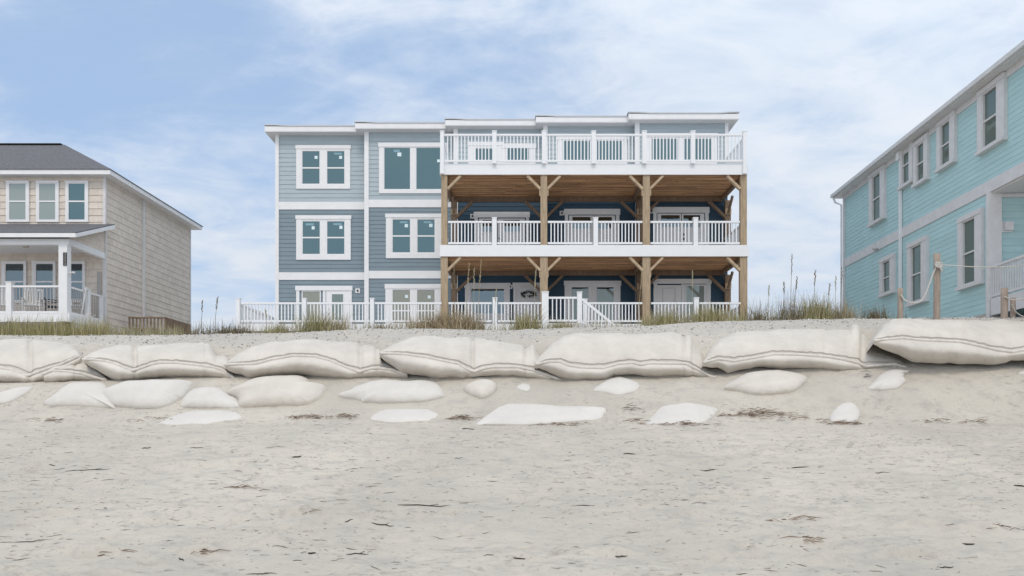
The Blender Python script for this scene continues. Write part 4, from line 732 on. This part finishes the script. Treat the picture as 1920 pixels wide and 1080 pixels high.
def blades(n, fx, fd, h0, h1, wd, lean=.5, bend=.5):
    vs_ = []; fs = []
    for _ in range(n):
        x, d = fx(), fd(); z = gz(x, d) - .03; h = random.uniform(h0, h1) * random.uniform(.7, 1.4); a = random.uniform(0, 2 * math.pi); ln = random.gauss(0, lean) * h; dx, dy = math.cos(a) * ln, math.sin(a) * ln * .6; w_ = wd * random.uniform(.8, 1.7); ca, sa = math.cos(a + 1.3) * w_ / 2, math.sin(a + 1.3) * w_ / 2
        if abs(ca) < w_ * .2: ca = w_ * .25
        b = len(vs_); K = 3
        for k in range(K + 1):
            t = k / K; q = t * (1 - bend) + bend * t * t; s = 1 - t * .9; cx_, cy_, cz_ = x + dx * q, d + dy * q, z + h * (t - .12 * abs(ln) / h * t * t)
            vs_ += [(cx_ - ca * s, cy_ - sa * s, cz_), (cx_ + ca * s, cy_ + sa * s, cz_)]
        fs += [(b + 2 * k, b + 2 * k + 1, b + 2 * k + 3, b + 2 * k + 2) for k in range(K)]
    return vs_, fs
def strip(px0, px1, d0, d1, n, h0, h1, m, nm, lab, wd=.013, lean=.4):
    mb = MB(); v, f = blades(n, lambda: 0, lambda: 0, 0.1, .1, .01) if False else ([], [])
    ds_ = []
    def fd(): return random.uniform(d0, d1)
    def one():
        d = fd(); ds_.append(d); return PX(random.uniform(px0, px1), d)
    cur = []
    def fx(): d = random.uniform(d0, d1); cur.append(d); return PX(random.uniform(px0, px1), d)
    v, f = blades(n, fx, lambda: cur[-1], h0, h1, wd, lean); mb.add(v, f); o = mb.build(nm, GM[m], None); return tag(o, lab, 'grass', kind='stuff')
strip(-60, 205, 21.4, 24.5, 3600, .35, .62, 'olive', 'dune_grass', 'dense olive and tan dune grass in front of the beige house porch')
strip(190, 345, 21.5, 24, 1000, .2, .42, 'pale', 'dune_grass', 'thinner pale grass below the beige side wall')
strip(205, 345, 21.5, 23.4, 450, .22, .4, 'olive', 'dune_grass', 'tufts of olive grass around the small wooden platform')
strip(345, 470, 21.4, 23, 520, .12, .5, 'dark', 'dune_grass', 'dark scrubby grass in the gap between the beige and blue houses')
strip(470, 840, 21.3, 23.4, 900, .12, .38, 'pale', 'dune_grass', 'sparse grass along the sand below the left terrace railing')
strip(840, 1240, 21.3, 23.2, 900, .12, .38, 'pale', 'dune_grass', 'sparse grass along the sand below the centre terrace railing')
strip(1200, 1400, 21.3, 23.6, 1100, .18, .5, 'olive', 'dune_grass', 'olive grass along the sand below the right terrace railing')
strip(1395, 1600, 21.3, 24, 800, .15, .68, 'pale', 'dune_grass', 'tall thin pale grass in the gap before the teal house', .009, .22)
strip(1395, 1700, 21.3, 23.5, 800, .1, .35, 'dark', 'dune_grass', 'low dark grass at the foot of the teal wall')
def clump(px, d, rad, n, h0, h1, m, lab, lean=.75, wd=.014):
    c = PX(px, d); mb = MB(); vs_, fs = blades(n, lambda: c + random.gauss(0, rad * .45), lambda: d + random.gauss(0, .25), h0, h1, wd, lean); mb.add(vs_, fs); o = mb.build('grass_clump', GM[m], None); return tag(o, lab, 'grass clump', 'grass clumps along the dune top')
clump(430, 21.7, .5, 450, .12, .3, 'dark', 'low dark brown grass clump just left of the white terrace corner')
clump(525, 21.9, .35, 330, .15, .38, 'olive', 'short olive grass clump below the left end of the terrace railing')
clump(595, 22, .75, 620, .3, .72, 'olive', 'bushy olive grass clump in front of the ground floor door of the left bay')
clump(640, 22.2, .35, 150, .3, .6, 'dry', 'thin dry tuft just right of the bushy clump by the left bay door')
clump(712, 22, .3, 160, .12, .3, 'dark', 'small dark tuft below the terrace post between the two left bays')
clump(800, 22, .8, 520, .25, .5, 'dry', 'spreading tan grass clump left of the leftmost deck post')
clump(845, 21.8, .65, 800, .35, .66, 'dry', 'tangled brown grass clump at the foot of the leftmost deck post')
clump(885, 22, .45, 300, .3, .55, 'dry', 'tan grass clump just right of the leftmost deck post')
clump(985, 21.9, .42, 420, .35, .62, 'olive', 'yellow green grass clump left of the central stair landing')
clump(1050, 21.9, .5, 260, .15, .35, 'olive', 'low green clump below the central stair landing')
clump(1245, 22, .45, 300, .3, .6, 'olive', 'olive clump just right of the third deck post')
clump(1330, 22, .6, 380, .3, .62, 'olive', 'olive and tan clump below the rightmost terrace railing')
clump(1418, 21.8, .3, 120, .3, .7, 'dark', 'thin dark tuft just right of the rightmost deck post')
clump(1480, 22, .4, 170, .3, .9, 'dark', 'tall wispy dark clump in the middle of the gap before the teal house', .35)
clump(1528, 21.9, .55, 560, .4, .8, 'olive', 'bushiest green and tan clump in the gap before the teal house', .6)
clump(1578, 22, .35, 260, .3, .6, 'dry', 'dry tan clump at the far corner of the teal house')
clump(1640, 21.9, .2, 200, .2, .5, 'dark', 'small dark tuft against the teal wall left of the rope posts')
SO = 'tall sea oat stalks on the dune top'
def oat(px, base, topx, topy, d, m, lab, head=.3):
    x0 = PX(px, d); b = Vector((x0, d, gz(x0, d) - .05)); t = P(topx, topy, d); o = empty('sea_oat', b); tag(o, lab, 'sea oat', SO)
    mid = b.lerp(t, .5) + Vector(((x0 - t.x) * .15, 0, .03)); pts = [b, b.lerp(mid, .5), mid, mid.lerp(t, .55), t]; MB().tube(pts, [.009, .008, .007, .005, .003], 5).build('stem', GM[m], o)
    mb = MB(); ax = (t - mid).normalized(); Lh = (t - b).length * head
    for i in range(22):
        s = i / 22; c = t - ax * Lh * (1 - s); dr = Vector((random.uniform(-1, 1) * .45, random.uniform(-.6, .6) * .4, .8)).normalized(); mb.tube([c, c + dr * .035, c + dr * .075], [.003, .009, .002], 4)
    mb.build('seed_head', GM[m], o)
for a in ((873, 0, 880, 494, 21.9, 'dry', 'leaning thick dry stalk left of the ground floor picture window'), (888, 0, 889, 503, 22, 'pale', 'upright stalk, middle of the three before the ground floor picture window'), (896, 0, 902, 488, 22.1, 'dry', 'tallest stalk, rightmost of the three before the ground floor picture window'),
          (1000, 0, 1005, 506, 22, 'pale', 'stalk in front of the wreath door left of the second deck post'), (1196, 0, 1204, 512, 22, 'dry', 'orange tan stalk just left of the third deck post'), (1297, 0, 1299, 508, 22, 'pale', 'pale stalk before the right bay ground floor door'), (926, 0, 931, 542, 22, 'pale', 'short stalk before the terrace post by the picture window'), (853, 0, 851, 500, 22.1, 'dark', 'thin stalk just right of the leftmost deck post'),
          (1482, 0, 1485, 478, 22, 'dark', 'tallest dark stalk in the gap before the teal house'), (1488, 0, 1495, 520, 22.1, 'dark', 'dark headed stalk just right of the tallest gap stalk'), (1525, 0, 1529, 508, 22, 'dark', 'dark stalk rising from the bushiest clump'), (1470, 0, 1470, 530, 22, 'dark', 'thin stalk left of the tallest gap stalk'),
          (1550, 0, 1556, 533, 22, 'dark', 'stalk just right of the bushiest clump'), (1566, 0, 1567, 520, 22, 'pale', 'pale stalk next to the white corner downspout, left one'), (1575, 0, 1579, 503, 22.1, 'dark', 'dark stalk in line with the white corner downspout'), (1440, 0, 1442, 536, 22, 'pale', 'thin pale stalk nearest the rightmost deck post'),
          (377, 0, 380, 565, 22, 'dark', 'short dark stalk by the back corner of the beige house'), (402, 0, 408, 558, 22, 'dark', 'short dark stalk midway in the left gap'), (500, 0, 498, 582, 22, 'pale', 'short pale stalk before the far left terrace railing')): oat(*a)

# ------------------------------------------------------------ litter on the beach
def seaweed(px, py, w_, n, lab, ht=.06, m='weed'):
    c = hit(px, py); mb = MB()
    for _ in range(int(n * .62)):
        x = c.x + random.gauss(0, w_ * .55); d = c.y + random.gauss(0, .05) - .0; z = gz(x, d) + random.uniform(0, ht) * math.exp(-((x - c.x) / (w_ * .5)) ** 2); a = random.gauss(0, .5); L_ = random.uniform(.06, .26)
        p = Vector((x, d, z + .01)); q = p + Vector((math.cos(a) * L_, math.sin(a) * L_ * .5, random.uniform(-.02, .03))); q.z = max(q.z, gz(q.x, q.y) + .006)
        mb.tube([p, (p + q) / 2 + Vector((0, random.uniform(-.02, .02), random.uniform(0, .03))), q], [.003, random.uniform(.003, .007), .002], 4)
    return tag(mb.build('seaweed_clump', M[m], None), lab, 'seaweed', 'dried seaweed clumps along the tide line')
for a in ((1420, 778, .75, 130, 'largest brown seaweed tangle, right of the domed lowest bag', .12), (1385, 781, .6, 50, 'thin weed trail leading from the domed bag to the largest tangle'), (1490, 786, .6, 40, 'reddish weed strands just right of the largest tangle'), (570, 786, .35, 60, 'brown weed clump left of the small grass crossed bag, left one of two'), (635, 786, .45, 60, 'brown weed clump left of the small grass crossed bag, right one of two'),
          (860, 788, .36, 80, 'thin weed trail joining the small and the widest lowest bags'), (1270, 799, .7, 80, 'dark weed line along the lower edge of the domed lowest bag'), (1578, 794, .45, 70, 'tan weed pile under the teardrop shaped bag'), (1760, 794, .6, 45, 'flat weed streak far right on the tide line'), (1175, 770, .3, 22, 'dark twiggy weed scrap between the widest and the domed bag', .06, 'stick'), (1190, 793, .3, 30, 'small weed trail left of the domed bag tip'), (1035, 797, .6, 50, 'weed line along the lower edge of the widest lowest bag'),
          (290, 790, .6, 25, 'faint weed streak left of the leftmost lowest bag', .02), (90, 788, .5, 30, 'faint brown weed streak near the left edge', .02), (1830, 790, .3, 20, 'small weed scrap close to the right edge', .02), (95, 963, .22, 22, 'olive brown weed bits on a sand mound in the lower left', .03), (560, 967, .2, 22, 'olive brown weed bits on a sand mound left of the longest stick', .03), (172, 1036, .26, 26, 'weed bits on the mound at the bottom left corner', .03), (372, 1035, .2, 16, 'weed bits on a low mound at the bottom, left of centre', .02), (1482, 977, .3, 24, 'thin weed bits on the right of the lower beach', .02), (1838, 987, .3, 28, 'weed strands on the farthest right sand mound', .03), (1500, 1020, .25, 18, 'reddish weed strands at the bottom, right of centre', .02), (450, 920, .3, 18, 'fine weed strands by the fine twig in the left half', .02), (1620, 706, .1, 10, 'tiny dark weed scrap beside the bag tucked under the long upper bag', .02, 'stick')): seaweed(*a)
SG = 'dark sticks and twigs on the lower beach'
def stick(px, py, lpx, ang, lab, r=.008, arc=0):  # arc: for dark strips added as shadow lines under sand crusts
    r *= .75; ang += random.uniform(-12, 12); c = hit(px, py); L_ = lpx / FPX * c.y; a = R(ang); mb = MB(); pts = []
    for i in range(6):
        t = i / 5 - .5; x = c.x + math.cos(a) * L_ * t; d = c.y + math.sin(a) * L_ * t + .01 * math.sin(i * 2.1 + px) + arc * (4 * t * t - .5); pts.append((x, d, gz(x, d) + .008))
    mb.tube(pts, [r * .5, r, r * 1.1, r, r * .8, r * .3], 6)
    if lpx > 40: p = Vector(pts[3]); mb.tube([p, p + Vector((L_ * .12, .08, .01)), p + Vector((L_ * .2, .16, .0))], [r * .7, r * .5, r * .2], 5)
    tag(mb.build('stick', M['stick'], None, True), lab, 'stick', SG)
for a in ((795, 951, 98, 14, 'longest dark stick with side twigs, left of the centre bottom', .009), (718, 984, 45, -3, 'short dark stick below the longest stick'), (165, 883, 80, 3, 'long thin dark stick on the left side of the lower beach'), (98, 876, 18, -20, 'tiny twig beside the long thin stick on the left'), (878, 805, 22, 0, 'dark stubby scrap below the left tip of the widest lowest bag', .018), (557, 858, 16, 30, 'small black lump of wood in the upper part of the lower beach, left', .02),
          (275, 841, 16, 5, 'short twig left of the black lump', .012), (370, 841, 24, 10, 'forked twig between the short twig and the black lump'), (1180, 852, 24, 6, 'dark curved twig right of the centre, high on the lower beach', .012), (1330, 879, 34, -8, 'dark flat twig right of centre with a pale edge', .012), (1712, 1041, 92, -3, 'long dark strip added as shadow under a sand crust at the bottom right', .018, .10), (1812, 1021, 48, 3, 'shorter curved dark strip as crust shadow above the long one at the bottom right', .014, .09),
          (670, 1036, 44, -3, 'thin dark twig at the bottom left of centre', .007), (985, 1046, 46, 2, 'thin curved dark strip as crust shadow at the bottom centre', .010, .07), (1140, 1040, 80, -2, 'thin wavy dark strip as crust shadow on a low sand mound, bottom centre', .010, .10), (1090, 949, 40, -5, 'thin twig in the middle right of the beach'), (1913, 915, 22, 5, 'thick dark stub cut by the right edge', .016), (490, 1069, 60, 2, 'thin twig touching the bottom edge left of centre', .006), (440, 917, 28, -15, 'fine twig in the left half, middle of the lower beach'),
          (1500, 878, 34, 2, 'flat twig near the middle right', .01), (860, 858, 16, -4, 'tiny twig right of the black lump', .01), (55, 1019, 46, 5, 'thin pale brown twig near the bottom left corner', .006), (180, 1040, 44, 4, 'dark sliver on the sand mound at the bottom left', .012), (655, 979, 18, 30, 'small slanting twig left of the short stick', .008), (1655, 890, 26, -8, 'small twig on the right side of the beach', .009), (1775, 1063, 26, -12, 'small twig by the bottom right corner', .007), (585, 1038, 16, 20, 'small dark chip near the thin bottom twig', .012), (340, 1048, 15, -15, 'small dark chip at the bottom left', .008)): stick(*a)
mb = MB()
for _ in range(5200):
    d = 6.4 + 10.5 * random.random() ** .8; x = random.uniform(-.72, .72) * d
    if float(fbm(np.array([x * .45]), np.array([d * .8]), 3)[0]) < random.uniform(-.45, .4): continue
    a = random.gauss(0, .45); L_ = random.uniform(.01, .07) * (2.0 if random.random() < .1 else 1); p = Vector((x, d, gz(x, d) + .003)); q = p + Vector((math.cos(a) * L_, math.sin(a) * L_, 0)); q.z = gz(q.x, q.y) + .004; mb.tube([p, q], [random.uniform(.0015, .005), .0012], 3)
for _ in range(520):
    d = 6.6 + 9.5 * random.random() ** .8; x = random.uniform(-.72, .72) * d; a = random.gauss(0, .22); L_ = random.uniform(.06, .2); k_ = []
    if float(fbm(np.array([x * .35 + 4]), np.array([d * .6]), 3)[0]) < random.uniform(-.35, .3): continue
    for t in (-.5, -.15, .2, .5): px_, pd = x + math.cos(a) * L_ * t, d + math.sin(a) * L_ * t + random.uniform(-.012, .012); k_.append((px_, pd, gz(px_, pd) + .004))
    mb.tube(k_, [.0015, random.uniform(.003, .0055), random.uniform(.002, .005), .001], 4)
tag(mb.build('beach_litter', M['litter'], None), 'scattered bits of bark, straw and shell over the open beach', 'litter', kind='stuff')
for nm, mk_, cnt, lab in (('shell_gravel', 'shell', 3200, 'white shell bits strewn over the dune top'), ('grey_gravel', 'greybit', 2600, 'grey pebbles strewn over the dune top')):
    mb = MB()
    for _ in range(cnt):
        d = random.uniform(18.9, 22.2); x = random.uniform(-.70, .70) * d
        if float(fbm(np.array([x * .9]), np.array([d * 1.2]), 3)[0]) < random.uniform(-.7, .5): continue
        s = random.uniform(.008, .028) * (1.5 if random.random() < .05 else 1); z = gz(x, d) + s * .3; a = random.random() * 3; c, s2 = math.cos(a) * s, math.sin(a) * s
        mb.add([(x + c, d + s2, z), (x - s2, d + c, z), (x - c, d - s2, z), (x + s2, d - c, z), (x, d, z + s * .8), (x, d, z - s * .6)], [(0, 1, 4), (1, 2, 4), (2, 3, 4), (3, 0, 4), (1, 0, 5), (2, 1, 5), (3, 2, 5), (0, 3, 5)])
    tag(mb.build(nm, M[mk_], None), lab, 'gravel', kind='stuff')
